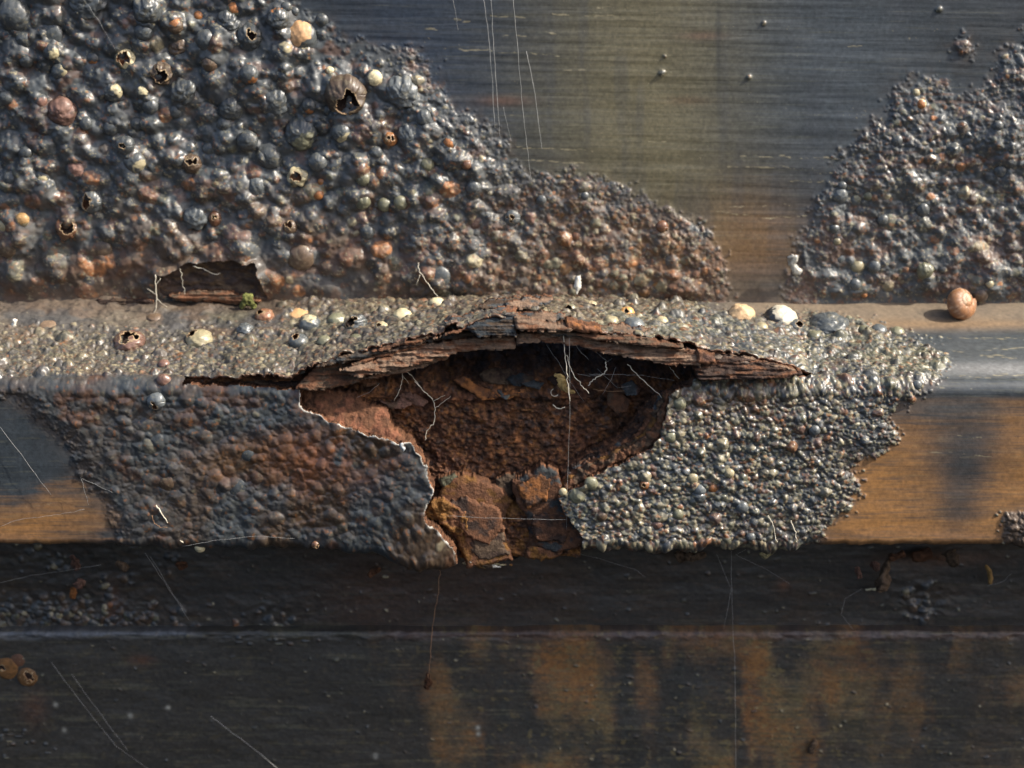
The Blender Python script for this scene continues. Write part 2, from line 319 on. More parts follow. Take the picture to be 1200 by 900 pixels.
RG = np.where(crust < 0, .34 + .3 * low, .30) + .08 * nz1; br = np.array(f.rg + [.3])[f.ID]; RG = RG * (1 - hm) + (br + .2 * low) * hm; RG = np.where(hol < 0, .8, RG)
bare = sst(crust, 0, 6)
wall = thing('wall_plate', (0, YW, 62), 'dark painted vertical steel plate above the ledge, its two lower corners crusted with blisters', 'steel plate')
fc = crust[:-1, :-1] + 0 * nz1[:-1, :-1]; lab = np.where(fc < 2, np.where(sdS[:-1, :-1] < 2, 3, np.where(PX[:-1, :-1] < 890, 1, 2)), 0)
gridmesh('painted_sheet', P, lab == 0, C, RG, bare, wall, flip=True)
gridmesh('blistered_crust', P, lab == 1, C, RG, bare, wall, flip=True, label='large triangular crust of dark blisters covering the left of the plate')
gridmesh('blistered_crust', P, lab == 2, C, RG, bare, wall, flip=True, label='crust of small grey blisters on the right of the plate')
gridmesh('blistered_crust', P, lab == 3, C, RG, bare, wall, flip=True, label='tiny isolated cluster of blisters at the upper right')
WALL = (P, *project(P))

# ================================================================== THE RAIL: ledge on top, rounded corner, front face
DXR = 1.0
xs, i0 = axis(-740, 740, DXR, 400, 9.)
NL = 150; LL = 190.0             # ledge rows
# rows: ledge t 0..1, then the corner and the face
prof = [];
for a in np.linspace(0.25, math.pi / 2, 19)[1:]: prof.append((16 - 16 * math.sin(a), -12 + 16 * math.cos(a)))
z = -13.
while z > -190: prof.append((0, z)); z -= .95
for a in np.linspace(0, math.pi / 2, 10): prof.append((9 - 9 * math.cos(a), -190 - 9 * math.sin(a)))
for y in np.arange(14, 125, 6.): prof.append((y, -199))
prof = np.array(prof); NF = len(prof)
BY, BZ = YW + 6, 66.0            # back line of the ledge
FY, FZ = 12.0, 3.4                # front edge where the corner starts
# lifted edge of the ledge crust, as image curve
ex = np.array([-900, 228, 260, 300, 345, 372, 400, 440, 470, 520, 560, 580, 605, 640, 700, 770, 800, 830, 880, 945, 962, 2000.])
ey = np.array([447, 447, 446, 445, 444, 432, 424, 411, 403, 392, 381, 376, 376, 384, 391, 399, 404, 413, 422, 438, 445, 447.])
nedge = 2.3 * fbm(xs / 11, xs * 0 + 3.3, 121, 5)
inx = sst(xs + 600, 225, 300) * (1 - sst(xs + 600, 890, 965))
eyx = np.interp(xs + 600, ex, ey)
yf = FY - 20 * inx
# z of the lifted edge from its image height
py0 = np.array([project(np.array([0., FY, FZ]))[1]])[0]
zf = np.array([unproj(600, e, y)[2] if m > .02 else FZ for e, y, m in zip(eyx, yf, inx)])
zf = FZ * (1 - sst(inx, 0, .25)) + zf * sst(inx, 0, .25)
t = np.linspace(0, 1, NL)
yy = BY * (1 - t)[None] + yf[:, None] * t[None]; zz = BZ * (1 - t)[None] ** 1.05 + zf[:, None] * (1 - (1 - t)[None] ** 1.05)
liftamt = np.clip(zf - FZ, 0, None)
zz = zz + (liftamt / 75)[:, None] * 6 * np.sin(np.pi * t)[None]        # humped crust over the swollen rust
zz = zz - (nedge * inx)[:, None] * t[None] ** 14
zz = zz - ((1 - inx))[:, None] * 3 * np.sin(np.pi * t)[None] * .5
XX = np.repeat(xs[:, None], NL + NF, 1)
yy = yy + (5 * inx * fbm(xs / 14, xs * 0, 125, 4))[:, None] * t[None] ** 14
YY = np.concatenate([yy, np.repeat(prof[None, :, 0], len(xs), 0)], 1); ZZ = np.concatenate([zz, np.repeat(prof[None, :, 1], len(xs), 0)], 1)
vs = np.concatenate([t * LL, LL + np.cumsum(np.hypot(*np.diff(np.concatenate([[[FY, FZ]], prof]), axis=0).T))])
f = Field(xs, vs, DXR, 1.0, i0, 0)
# true bead placement needs a uniform row index: use nearest row
def rowof(v): return int(np.clip(np.searchsorted(vs, v), 0, len(vs) - 1))
def rbump(x, v, r, h, c, rough, ex=1., p=.55, lim=.35, force=False):
    i = int(round((x - xs[i0]) / DXR)) + i0; j = rowof(v)
    if not (2 < i < len(xs) - 3): return
    if not force and f.H[i, j] > lim * h: return
    ri = int(r * ex / DXR) + 3; j0_, j1_ = rowof(v - r - 3), rowof(v + r + 3) + 1
    a, b = max(0, i - ri), i + ri + 1
    xx = (f.WX[a:b, j0_:j1_] - f.WX[i, j]) / (r * ex); vv = (f.WV[a:b, j0_:j1_] - f.WV[i, j]) / r
    hh = h * np.clip(1 - xx * xx - vv * vv, 0, None) ** p; sub = f.H[a:b, j0_:j1_]; mk = hh > sub
    sub[mk] = hh[mk]; f.ID[a:b, j0_:j1_][mk] = len(f.cols); f.cols.append(c); f.rg.append(rough)
base = np.stack([XX, YY, ZZ], -1); PX, PY = project(base); J = np.arange(NL + NF)[None] + 0 * XX
isl = J < NL
X, V = f.X, f.V
nz1 = fbm(X / 12, V / 12, 133, 4)
HOLE = [(215, 452), (300, 454), (352, 457), (353, 472), (358, 480), (375, 484), (392, 493), (412, 499), (436, 505), (458, 509), (470, 513), (482, 512), (492, 526), (500, 540), (504, 556), (511, 567), (500, 585), (496, 598), (510, 607), (530, 622), (539, 640), (546, 690), (684, 690), (682, 634), (676, 614), (662, 600), (655, 580), (672, 568), (700, 552), (725, 540), (745, 530), (763, 521), (772, 508), (776, 490), (783, 470), (782, 462), (790, 457), (808, 452), (820, 436), (860, 433), (900, 432), (950, 432), (962, 430), (800, 380), (600, 340), (400, 380), (215, 440)]
sdH = sdpoly(PX, PY, HOLE) + 2.2 * fbm(X / 7, V / 7, 141, 4)
# crust regions (signed, negative inside)
crL = sdpoly(PX, PY, [(-900, 452), (-900, 462), (18, 466), (50, 494), (78, 520), (98, 560), (118, 585), (132, 612), (135, 640), (150, 720), (620, 720), (620, 300), (-900, 300)])
crR = sdpoly(PX, PY, [(620, 300), (620, 720), (900, 720), (948, 640), (966, 622), (992, 598), (1006, 575), (1000, 546), (1026, 530), (1054, 516), (1040, 498), (1046, 480), (1072, 464), (1092, 450), (1108, 430), (1096, 405), (1050, 388), (1000, 376), (950, 368), (860, 372), (800, 350)])
crD = np.minimum(crL, crR) + 7 * nz1 + 2.5 * fbm(X / 3.5, V / 3.5, 135, 2)
corner = sdpoly(PX, PY, [(1178, 600), (1200, 596), (1500, 590), (1500, 660), (1186, 660), (1176, 632)]) + 5 * nz1
crD = np.minimum(crD, corner)
ledgeX = PX
NB = 0
def pal_r(px, py, ledge):
    if ledge: return [(2.6, col(92, 92, 88)), (2.4, OLIVE * 1.25), (1.3, CREAM * .75), (.8, BROWN * 1.4), (.2, ORANGE), (.3, PINK), (1.4, SLATE)]
    if px < 640: return [(4, SLATE), (1.6, SLATE2), (1.8, BROWN), (.7, RUST), (.15, OCHRE), (.05, CREAM), (.4, OLIVE * .7)]
    top = py < 500
    return [(2.6, SLATE), (2.4, OLIVE * 1.15), (1.5 + .8 * (px < 860), CREAM * .6), (.5 + .9 * top, RUST * 1.1), (.6 + .8 * top, BROWN), (.3, ORANGE), (.4, PINK * .8)]
for big, nn in ((1, 1500), (2, 12000), (3, 60000)):
    cx = rng.uniform(xs[i0], -xs[i0], nn); cv = rng.uniform(0, LL + 212, nn)
    ii = np.clip(np.round((cx - xs[i0]) / DXR).astype(int) + i0, 0, len(xs) - 1); jj = np.clip(np.searchsorted(vs, cv), 0, len(vs) - 1)
    s_ = crD[ii, jj]; h_ = sdH[ii, jj]; qx = PX[ii, jj]; qy = PY[ii, jj]
    for k in range(nn):
        if s_[k] > -1 and (big < 3 or s_[k] > 12 or rng.uniform() < .55 + s_[k] / 22): continue
        L_ = jj[k] < NL
        if not L_ and h_[k] < -5: continue
        inner = min(1, max(0, -s_[k]) / 60)
        if L_:
            tt = cv[k] / LL; dusty = (1 - sst(np.array(tt), .25, .7)) * (1. if qx[k] < 330 else .25)
            if rng.uniform() < dusty: continue
            r = rng.uniform(4, 9) if big == 1 else (rng.uniform(2.2, 4.6) if big == 2 else rng.uniform(1.5, 2.6))
            if big == 1 and rng.uniform() < .6: continue
            h = r * rng.uniform(.4, 1.0); rg = rng.uniform(.2, .45)
        elif qx[k] < 640:
            r = rng.uniform(6, 10) if big == 1 else (rng.uniform(3., 6.) if big == 2 else rng.uniform(1.8, 3.5))
            r *= .55 + .45 * inner; h = r * rng.uniform(.16, .36); rg = rng.uniform(.22, .42)
            if big == 3 and rng.uniform() < .35: continue
        else:
            r = rng.uniform(5, 8) if big == 1 else (rng.uniform(2.6, 4.8) if big == 2 else rng.uniform(1.7, 3.0))
            if big == 1 and rng.uniform() < .5: continue
            r *= .7 + .3 * inner; h = r * rng.uniform(.55, .95); rg = rng.uniform(.14, .34)
        rbump(cx[k], cv[k], r, h, pick(pal_r(qx[k], qy[k], L_)), rg, ex=rng.uniform(.85, 1.3), lim=.3 if big < 3 else .5, p=rng.uniform(.7, 1.) if (not L_ and qx[k] < 640) else rng.uniform(.45, .8))
rawH = f.H.copy(); b1 = blur(rawH.astype(float), 1); b3 = blur(rawH.astype(float), 3); melt = (~isl) * (PX < 640)
f.H = np.where(melt, .55 * rawH + .4 * b1 + .2 * b3, .6 * rawH + .4 * b1 + .25 * b3) * (1 + np.where(melt, .05, .14) * fbm(X / 3.2, V / 3.2, 149, 3))
msk = sst(-crD, 0, 22) * .7 + .3 * sst(-crD, 0, 6)
amp = np.where(isl, .8, np.where(PX < 640, .75, .6))
lump = msk * (3.5 + amp * (2.0 * fbm(X / 32, V / 26, 151, 3) + np.where(melt, .8, 1.6) * fbm(X / 11, V / 9, 155, 3) + np.where(melt, .0, .5) * fbm(X / 4, V / 4, 157, 2)))
H = lump + f.H + .8 * fbm(X / 120, V / 40, 161, 3)
dusty = isl * sst(-PX, -330, -60) * (1 - sst(V / LL, .25, .6)); H = H + isl * msk * 2.2 * fbm(X / 26, V / 20, 164, 3); H = H + dusty * 3 * fbm(X / 22, V / 14, 165, 3)
# bulging of the front crust towards the wound
vert = sst(PY, 450, 500)
bul = ~isl * (22 * np.exp(-((PX - 520) / 150) ** 2) * (PX < 605) + 12 * np.exp(-((PX - 700) / 190) ** 2) * (PX >= 605)) * (.55 + .45 * vert)
N = np.concatenate([normals(base[:, :NL]), normals(base[:, NL:])], 1)
if N[len(xs) // 2, NL + 60, 1] > 0: N = -N
w_ = (1 - inx)[:, None, None]; av = .5 * (N[:, NL - 1] + N[:, NL]); av /= np.linalg.norm(av, axis=-1, keepdims=True)
for k in range(8):
    g = .5 * (1 - k / 8) * 2; N[:, NL - 1 - k] = N[:, NL - 1 - k] * (1 - g * w_[:, 0]) + av * g * w_[:, 0]; N[:, NL + k] = N[:, NL + k] * (1 - g * w_[:, 0]) + av * g * w_[:, 0]
N /= np.linalg.norm(N, axis=-1, keepdims=True)
P = base + N * H[..., None]; P[..., 1] -= bul
# crust sags below the bottom edge left of the wound
sag = np.exp(-((PX - 500) / 55) ** 2) * sst(PY, 585, 640) * 20 * (~isl) + 5 * fbm(X / 24, X * 0, 171, 3) * sst(PY, 610, 640) * (~isl) * msk + 1.6 * fbm(X / 11, X * 0, 173, 4) * sst(PY, 625, 641) * (~isl)
P[..., 2] -= sag
PX2, PY2 = project(P)
# colours
C = np.tile(SLATE2 * 1.1, X.shape + (1,)).reshape(X.shape + (3,)).copy(); st = fbm(X / 90, V / 3.0, 175, 4); st3 = fbm(X / 30, V / 1.6, 178, 3); cl = fbm(X / 60, V / 45, 179, 4)
face = ~isl
oc = face * (sst(PX, 945, 985) * .9 * np.clip(blob(PX, PY, 1050, 590, 75, 90) + blob(PX, PY, 1190, 590, 35, 130) + .7 * sst(PY, 600, 630) + .25, 0, 1) + sst(-PX, -175, -40) * sst(PY + 14 * cl, 560, 622) * .85)
oc = oc * (sst(PY, 462, 474) * (PX > 600) + (PX < 600)); oc = oc + .15 * st3 * (oc > .05) + .2 * st * (oc > .05) + .25 * cl * (oc > .1)
C = mixc(C, oc * .95, OCHRE * 1.08); C = mixc(C, sst(oc + st3 * .5, 1.0, 1.3) * .3, OCHRE * 1.3); C = mixc(C, face * sst(-st3 - .3 * st, .3, .9) * .3, SLATE2 * .9)
C = mixc(C, face * blob(PX, PY, 1130, 540, 45, 50) * .9 + face * blob(PX, PY, 1120, 600, 22, 30) * .5, SLATE2 * .8)
C = mixc(C, face * blob(PX, PY, 1110, 478, 80, 12) * .7, SLATE)
C = mixc(C, face * sst(PY, 612, 636) * .5 * sst(cl + st, -.3, .4), col(120, 92, 72))
C = mixc(C, sst(st3 - .25, .2, .6) * .25, OLIVE)
back = isl * (1 - sst(PY, 372, 396)) * sst(PX, 780, 900); C = mixc(C, back * .9 * (1 + .3 * cl), col(108, 94, 76)); C = mixc(C, isl * blob(PX, PY, 1100, 380, 150, 6) * .6, col(128, 100, 66))
halo = np.exp(-np.clip(crD, 0, None) / 9) * sst(cl + nz1, -.6, .4) * face; C = mixc(C, halo * .5, BROWN * 1.2)
C = mixc(C, isl * sst(PX, 1000, 1080) * blob(PX, PY, 1200, 432, 160, 9) * .7, col(140, 140, 138)); C = mixc(C, isl * blob(PX, PY, 1170, 410, 120, 14) * .7, SLATE)
for (a, b, c_, d_, wd) in ((1110, 396, 1145, 395, .9), (1150, 396, 1200, 397, 1.2), (1105, 412, 1200, 408, .6), (1125, 441, 1160, 443, 1.2), (1165, 438, 1200, 440, 1.4), (1000, 441, 1080, 446, 1.2), (1080, 453, 1140, 455, 1.1), (1150, 416, 1190, 419, 1.6), (1085, 528, 1180, 536, .7), (1100, 510, 1150, 512, .5), (20, 596, 60, 590, .5)):
    d = seg(PX, PY + 1.2 * fbm(X / 14, V * 0, 180, 2), a, b, c_, d_); C = mixc(C, sst(-d, -wd - .5, -wd + .3) * sst(fbm(X / 8, V / 2, 183, 3), .0, .5) * .4, CREAM * .7)
cr = np.tile(SLATE, X.shape + (1,)).reshape(X.shape + (3,)).copy()
cr = mixc(cr, isl * .6 * sst(cl, -.5, .3), OLIVE * 1.2); cr = mixc(cr, isl * sst(fbm(X / 30, V / 20, 190, 4), .1, .5) * .6, BROWN * 1.6)
cr = mixc(cr, isl * sst(fbm(X / 70, V / 24, 192, 4), -.1, .5) * .5, SLATE * .9); cr = mixc(cr, dusty * .85 * sst(cl, -.6, .3), col(104, 92, 78)); cr = mixc(cr, isl * (1 - sst(PY, 360, 375)) * .6, BROWN * 1.1)
cr = mixc(cr, face * (PX < 640) * (.4 + .6 * sst(PX, 160, 300)) * sst(fbm(X / 55, V / 40, 193, 4) + .3 * blob(PX, PY, 330, 540, 120, 50), -.35, .4), BROWN * .95)
cr = mixc(cr, face * (PX < 640) * sst(fbm(X / 35, V / 24, 195, 4) + .5 * blob(PX, PY, 370, 540, 90, 30), .35, .8) * .6, RUST * .9)
cr = mixc(cr, face * (PX > 640) * (.4 * sst(cl, -.3, .4) + .6 * blob(PX, PY, 880, 465, 90, 22)), BROWN)
bc = np.array(f.cols + [SLATE]); bcol = bc[f.ID]; hm = sst(rawH, .3, 1.3) * (f.ID >= 0); hk = hm * np.where(face & (PX < 640), .3, .6) * (.6 + .4 * sst(fbm(X / 5, V / 5, 184, 2), -.4, .4))
cr = cr * (1 - hk)[..., None] + bcol * hk[..., None]
cr = mixc(cr, hm * sst(fbm(X / 2.6, V / 2.2, 186, 3), .4, .7) * np.where(melt, .15, .6), CREAM * .8); cr = mixc(cr, hm * sst(fbm(X / 4, V / 4, 188, 3), .5, .8) * .5, ORANGE)
cr = mixc(cr, corner < 0, BROWN)
cr = np.where(melt[..., None], cr * .82, cr); cr = mixc(cr, melt * blob(PX, PY, 375, 535, 75, 32) * .6 * sst(cl + nz1, -.5, .3), col(122, 74, 42)); cr = mixc(cr, melt * blob(PX, PY, 250, 545, 40, 25) * .35, col(112, 80, 48))
k_ = np.maximum(np.where(PX < 300, sst(-crD, -2, 26), sst(-crD, -2, 3)), hm * np.where(PX < 300, .5, 1)); C = C * (1 - k_)[..., None] + cr * k_[..., None]
# pale chipped paint along the broken edge, rust on the lifted lip of the ledge crust
edge = face * (PX < 640) * (np.abs(sdH) < 6) * sst(-sdH, -1.4 - 1.5 * np.abs(fbm(X / 9, V / 9, 199, 3)), -.6) * sst(PX, 345, 352); C = mixc(C, edge * .85 * sst(fbm(X / 8, V / 8, 198, 3), -.35, .25), WHITE * .7)
lip = isl * sst(V / LL, .965, .995) * (inx[:, None] > .3); C = mixc(C, lip * sst(fbm(X / 10, V / 4, 200, 3), -.2, .3) * .8, RUST * 1.5)
C = C * np.where(isl & (crD < 2), .8, 1.)[..., None]; C = mixc(C, isl * (crD < 0) * .22 * sst(-PX, -900, -500), BROWN * 1.3); C = C * (1 + .2 * fbm(X / 3, V / 3, 203, 3))[..., None]
dust = sst(vn(X / 1.7, V / 1.7, 206), .93, .99); C = mixc(C, dust * .4 * isl * (PX < 1000), CREAM * .8)
RG = np.where(crD < 0, .30, .36) + .08 * nz1; br = np.array(f.rg + [.3])[f.ID]; RG = RG * (1 - hm) + br * hm; RG = np.where(melt & (crD < 0), .14 + .5 * (RG - .2).clip(0, 1) + .12 * sst(cl, -.2, .5), RG); RG = RG + .25 * oc.clip(0, 1) + .4 * dusty + .3 * back
bare = sst(crD, 0, 6)
rail = thing('steel_rail', (0, 60, -199), 'rusted projecting steel rail with a sloping ledge, burst open along its front corner', 'steel rail')
ctr = lambda A: .25 * (A[:-1, :-1] + A[1:, :-1] + A[:-1, 1:] + A[1:, 1:])
fH = ctr(sdH); fC = ctr(crD); fX = ctr(PX); fJ = J[:-1, :-1]
crackc = (inx[:-1, None] > .05)
keep = np.ones_like(fH, bool); keep &= ~((fJ >= NL) & (fH < 0)); keep &= ~((fJ == NL - 1) & crackc)
keep &= ~((fJ >= NL) & (fJ < NL + 3) & (fX > 240) & (fX < 350) & crackc)
L_ = fJ < NL
def rustc(NV):
    n = fbm(NV[:, 0] / 5, NV[:, 2] / 4 + NV[:, 1] / 3, 210, 4)[:, None]; return np.clip(RUST * .9 + n * RUST * .8, .005, 1)
def rimf(V_):
    a, b = project(V_); return (a > 222) & (a < 966) & (b > 350) & (b < 680) & (V_[:, 2] > -215) & (V_[:, 1] < 60)
lipr = [((0, .6, -1.2), lambda v: rustc(v) * 1.6 + .03), ((0, 3, -3), rustc), ((0, 14, -5), rustc), ((0, 80, -8), rustc)]
facer = [((0, 2.5, 0), lambda v: rustc(v) * 1.3), ((0, 7, 0), rustc), ((0, 13, 0), rustc), ((0, 20, 0), rustc), ((0, 34, 0), rustc)]
gridmesh('ledge_crust', P, keep & L_ & (fC < 2), C, RG, bare, rail, rim=lipr, rimfilter=lambda V_: rimf(V_) & (V_[:, 2] > FZ + 1) & (V_[:, 1] < 14), label='gritty blistered skin on top of the ledge, heaved up in the middle')
gridmesh('painted_ledge', P, keep & L_ & (fC >= 2), C, RG, bare, rail, label='smooth blue grey and tan end of the ledge at the right')
gridmesh('blistered_crust', P, keep & ~L_ & (fC < 2) & (fX < 615), C, RG, bare, rail, rim=facer, rimfilter=rimf, label='brown grey low-blistered crust on the left of the front face')
gridmesh('blistered_crust', P, keep & ~L_ & (fC < 2) & (fX >= 615) & (fX < 1150), C, RG, bare, rail, rim=facer, rimfilter=rimf, label='glinting bead-like grey crust on the right of the front face')
gridmesh('blistered_crust', P, keep & ~L_ & (fC < 2) & (fX >= 1150), C, RG, bare, rail, label='small brown crust at the lower right end of the face')
gridmesh('painted_face', P, keep & ~L_ & (fC >= 2) & (fX < 615), C, RG, bare, rail, label='smooth dark paint with an ochre lower edge at the left end')
gridmesh('painted_face', P, keep & ~L_ & (fC >= 2) & (fX >= 615), C, RG, bare, rail, label='smooth ochre and dark slate streaked paint at the right end')
RAIL = (P, PX2, PY2)

# ------------------------------------------------------------------ rusty core inside the wound
gx = np.arange(-410, 385, 1.1); gz = np.arange(-216, 62, 1.1); GX, GZ = np.meshgrid(gx, gz, indexing='ij')
shelf = -22 + 5 * fbm(GX / 40, GX * 0, 220, 3)
Yc = np.where(GZ > shelf, 34 + np.clip(GZ - shelf, 0, 17) * .75 + np.clip(GZ - shelf - 17, 0, None) * 2.8, 34 - (shelf - GZ) * .03)
Yc = Yc - 20 * sst(-GZ, 118, 165) + 9 * np.exp(-((GZ - shelf) / 5) ** 2) * -.6
Yc += 16 * sst(GX, 40, 120) * sst(GZ, -150, -110); Yc += 26 * sst(GZ, 22, 40) + (5 * fbm(GX / 26, GZ / 18, 223, 4) + 2.4 * fbm(GX / 6, GZ / 5, 227, 4) + 2.5 * np.abs(fbm(GX / 16, GZ / 4, 231, 3)))
Yc += 2.4 * fbm(GX / 4, GZ / 3, 233, 3)
ends = np.maximum(sst(-GX, 215, 260), sst(GX, 225, 250)); Yc = Yc * (1 - ends) + (17 + 2 * fbm(GX / 9, GZ / 4, 232, 3)) * ends
Pc = np.stack([GX, Yc, GZ], -1); cm = ~((GZ < -192) & ((GX < -78) | (GX > 82)))[:-1, :-1] & ~((GZ > 6) & (ends > .8))[:-1, :-1]
tq = np.clip((BY - Yc) / (BY - np.interp(GX, xs, yf)), 0, 1); zl = BZ * (1 - tq) ** 1.05 + np.interp(GX, xs, zf) * (1 - (1 - tq) ** 1.05) + np.interp(GX, xs, liftamt) / 75 * 6 * np.sin(np.pi * tq)
cm &= ~(GZ > zl - 1.5)[:-1, :-1]; n1 = fbm(GX / 9, GZ / 7, 235, 5); n2 = fbm(GX / 40, GZ / 25, 237, 4)
Cc = np.tile(RUST * .95, GX.shape + (1,)).reshape(GX.shape + (3,)).copy(); Cc = mixc(Cc, sst(n1, .15, .7) * .55, ORANGE * 1.0); Cc = mixc(Cc, sst(fbm(GX / 4, GZ / 3, 239, 3), .4, .75) * .5, OCHRE); Cc = mixc(Cc, sst(fbm(GX / 6, GZ / 5, 241, 3), .35, .8) * .5, SLATE); Cc = mixc(Cc, sst(-n1, .1, .7) * .75, DEEP * .8)
Cc = mixc(Cc, sst(n2, .1, .6) * .5, col(90, 58, 44)); Cc = mixc(Cc, sst(GZ, -14, 14) * .7, DEEP * .8); Cc = mixc(Cc, sst(-GZ, 120, 150) * sst(n1 + n2, -.2, .5) * .7, OCHRE * .85)  # darker towards the top: shade of the cavity put into the colour
Cc = Cc * .98 * (1 + .5 * fbm(GX / 2.5, GZ / 2.2, 243, 2).clip(-1, 1))[..., None]
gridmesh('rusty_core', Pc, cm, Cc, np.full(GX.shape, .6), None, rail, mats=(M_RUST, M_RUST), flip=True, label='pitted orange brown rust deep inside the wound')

def slab(name, poly, y, thick, parent=None, colr=RUST, colb=None, amp=1.5, tiltx=0, tilty=0, step=1.1, lamin=False, label=None, loc=None, nfreq=7., edge=1.6, mat=M_RUST, rough=.6, dome=0., topfade=None):
    """broken slab: its outline in the photograph set at depth y, with a rough face and real thickness"""
    W = np.array([unproj(a, b, y) for a, b in poly]); x0, x1 = W[:, 0].min() - 3, W[:, 0].max() + 3; z0, z1 = W[:, 2].min() - 3, W[:, 2].max() + 3
    ax = np.arange(x0, x1 + step, step); az = np.arange(z0, z1 + step, step); A, B = np.meshgrid(ax, az, indexing='ij')
    sd = sdpoly(A, B, W[:, [0, 2]]) + edge * fbm(A / 5, B / 5, 240, 3); sdc = .25 * (sd[:-1, :-1] + sd[1:, :-1] + sd[:-1, 1:] + sd[1:, 1:])
    so = rng.uniform(0, 90)
    if lamin: n = fbm(A / 45 + so, B / 2.2, 245, 4); hh = 1.5 * amp * (np.round(n * 2.5) / 2.5 * .7 + .3 * n + .5 * fbm(A / 9 + so, B / 6, 246, 3))
    else: n = fbm(A / nfreq + so, B / nfreq, 247, 4); hh = amp * (n + 1.1 * fbm(A / (nfreq * 3) + so, B / (nfreq * 3), 249, 3))
    hh = hh + dome * sst(-sd, 0, 12) - 2.2 * (1 - sst(-sd, 0, 3))
    Y_ = y - hh + tiltx * (A - A.mean()) + tilty * (B - B.mean()); cc = np.tile(colr, A.shape + (1,)).reshape(A.shape + (3,)).copy()
    if colb is not None: cc = mixc(cc, sst(fbm(A / 12 + so, B / (3 if lamin else 9), 252, 4), -.1, .45), colb)
    cc = mixc(cc, sst(-n, .2, .7) * .6, DEEP * .8); cc = mixc(cc, sst(n, .45, .9) * .4, colr * 1.9)
    rr = [((0, thick * .3, 0), lambda v: rustc(v) * 1.1), ((0, thick * .65, 0), rustc), ((0, thick, 0), rustc)]
    c0 = W.mean(0); c0[2] = z0
    return gridmesh(name, np.stack([A, Y_, B], -1), sdc < 0, cc, np.full(A.shape, rough), None, parent, loc=None if parent else c0, mats=(mat, M_RUST), rim=rr, label=label, flip=True)

# the stack of split rust sheets under the heaved ledge crust
LB = col(122, 100, 82)
slab('rust_layer', [(345, 455), (352, 447), (372, 428), (386, 424), (408, 421), (436, 427), (440, 436), (420, 448), (398, 452), (372, 456)], -4, 22, rail, RUST * 1.0, BROWN, 1.6, lamin=True, tilty=.55, label='thick brown split layer at the left end of the stack')
slab('rust_layer', [(398, 432), (430, 424), (478, 408), (540, 400), (604, 397), (603, 410), (560, 411), (520, 418), (490, 427), (440, 437), (420, 441)], -9, 70, rail, LB, RUST * 1.4, 2.2, lamin=True, tilty=.55, label='long warm brown middle layer left of centre')
slab('rust_layer', [(420, 446), (450, 434), (480, 426), (526, 417), (522, 423), (494, 431), (466, 437), (440, 442)], -4, 60, rail, LB * .9, RUST * 1.5, 1.9, lamin=True, tilty=.55, label='thin lower splinter layer left of centre')
slab('rust_layer', [(372, 428), (400, 418), (440, 407), (470, 399), (520, 391), (560, 388), (556, 396), (510, 401), (474, 405), (430, 419), (395, 425)], -7, 28, rail, BROWN * .8, SLATE * .8, 1.1, lamin=True, tilty=.55, label='dark thin layer under the crust at the left')
slab('rust_layer', [(545, 385), (562, 376), (582, 371), (604, 371), (606, 395), (585, 394), (560, 393)], -14, 70, rail, SLATE2 * 1.0, BROWN * .7, 1.5, lamin=True, tilty=.55, label='dark block layer at the peak of the heave')
slab('rust_layer', [(603, 372), (640, 379), (672, 382), (672, 388), (640, 388), (604, 386)], -16, 60, rail, LB * .9, RUST * 1.2, 1.0, lamin=True, tilty=.55, label='short tan layer right of the peak')
slab('rust_layer', [(664, 377), (690, 383), (706, 385), (704, 391), (676, 390), (664, 388)], -18, 30, rail, RUST * 1.5, ORANGE * .8, 1.0, label='small reddish chip layer under the crust lip')
slab('rust_layer', [(604, 394), (650, 393), (700, 396), (760, 402), (800, 408), (822, 414), (820, 430), (790, 427), (744, 420), (700, 413), (670, 405), (632, 403), (606, 405)], -12, 75, rail, LB, RUST * 1.1, 2.3, lamin=True, tilty=.55, label='long rust layer arching over the right of the wound')
slab('rust_layer', [(668, 391), (720, 394), (760, 399), (800, 405), (800, 409), (740, 404), (690, 399)], -17, 55, rail, BROWN, RUST, 1., lamin=True, tilty=.55, label='dark thin layer above the long right-hand one')
slab('rust_layer', [(808, 410), (840, 414), (880, 421), (915, 430), (940, 437), (925, 441), (890, 443), (850, 444), (818, 445)], -13, 50, rail, DEEP * 1.3, RUST * 1.1, 2.3, lamin=True, tilty=.55, label='tapering dark layer closing the crack at the right')
slab('rust_layer', [(818, 411), (838, 415), (838, 424), (828, 428), (816, 424)], -20, 30, rail, RUST * 1.3, PINK, 1.2, label='reddish chip in the crack at the right')
slab('rust_layer', [(240, 452), (300, 448), (350, 448), (352, 458), (300, 456)], 9, 40, rail, DEEP, BROWN, 1., lamin=True, tilty=.55, label='dark sliver in the hairline crack at the left')
for q_, y_, c_ in (([(556, 360), (575, 353), (604, 350), (622, 352), (606, 358), (580, 362)], 40, BROWN), ([(590, 356), (620, 350), (650, 351), (640, 357), (612, 361)], 30, LB), ([(604, 352), (628, 347), (646, 349), (636, 354), (612, 356)], 70, DEEP * 1.6), ([(566, 368), (588, 361), (606, 363), (600, 371), (578, 373)], 12, RUST * 1.2), ([(608, 370), (634, 366), (662, 370), (650, 377), (620, 377)], 4, LB * .9), ([(520, 378), (545, 370), (560, 371), (548, 380), (530, 384)], 8, BROWN * 1.2), ([(700, 384), (730, 382), (758, 387), (740, 393), (712, 391)], 2, LB * .8), ([(455, 398), (480, 391), (500, 391), (486, 399), (464, 404)], 6, BROWN * 1.3)):
    slab('rust_layer', q_, y_, 9, rail, c_, SLATE, .9, lamin=True, tilty=1.6, edge=2.2, label=None)
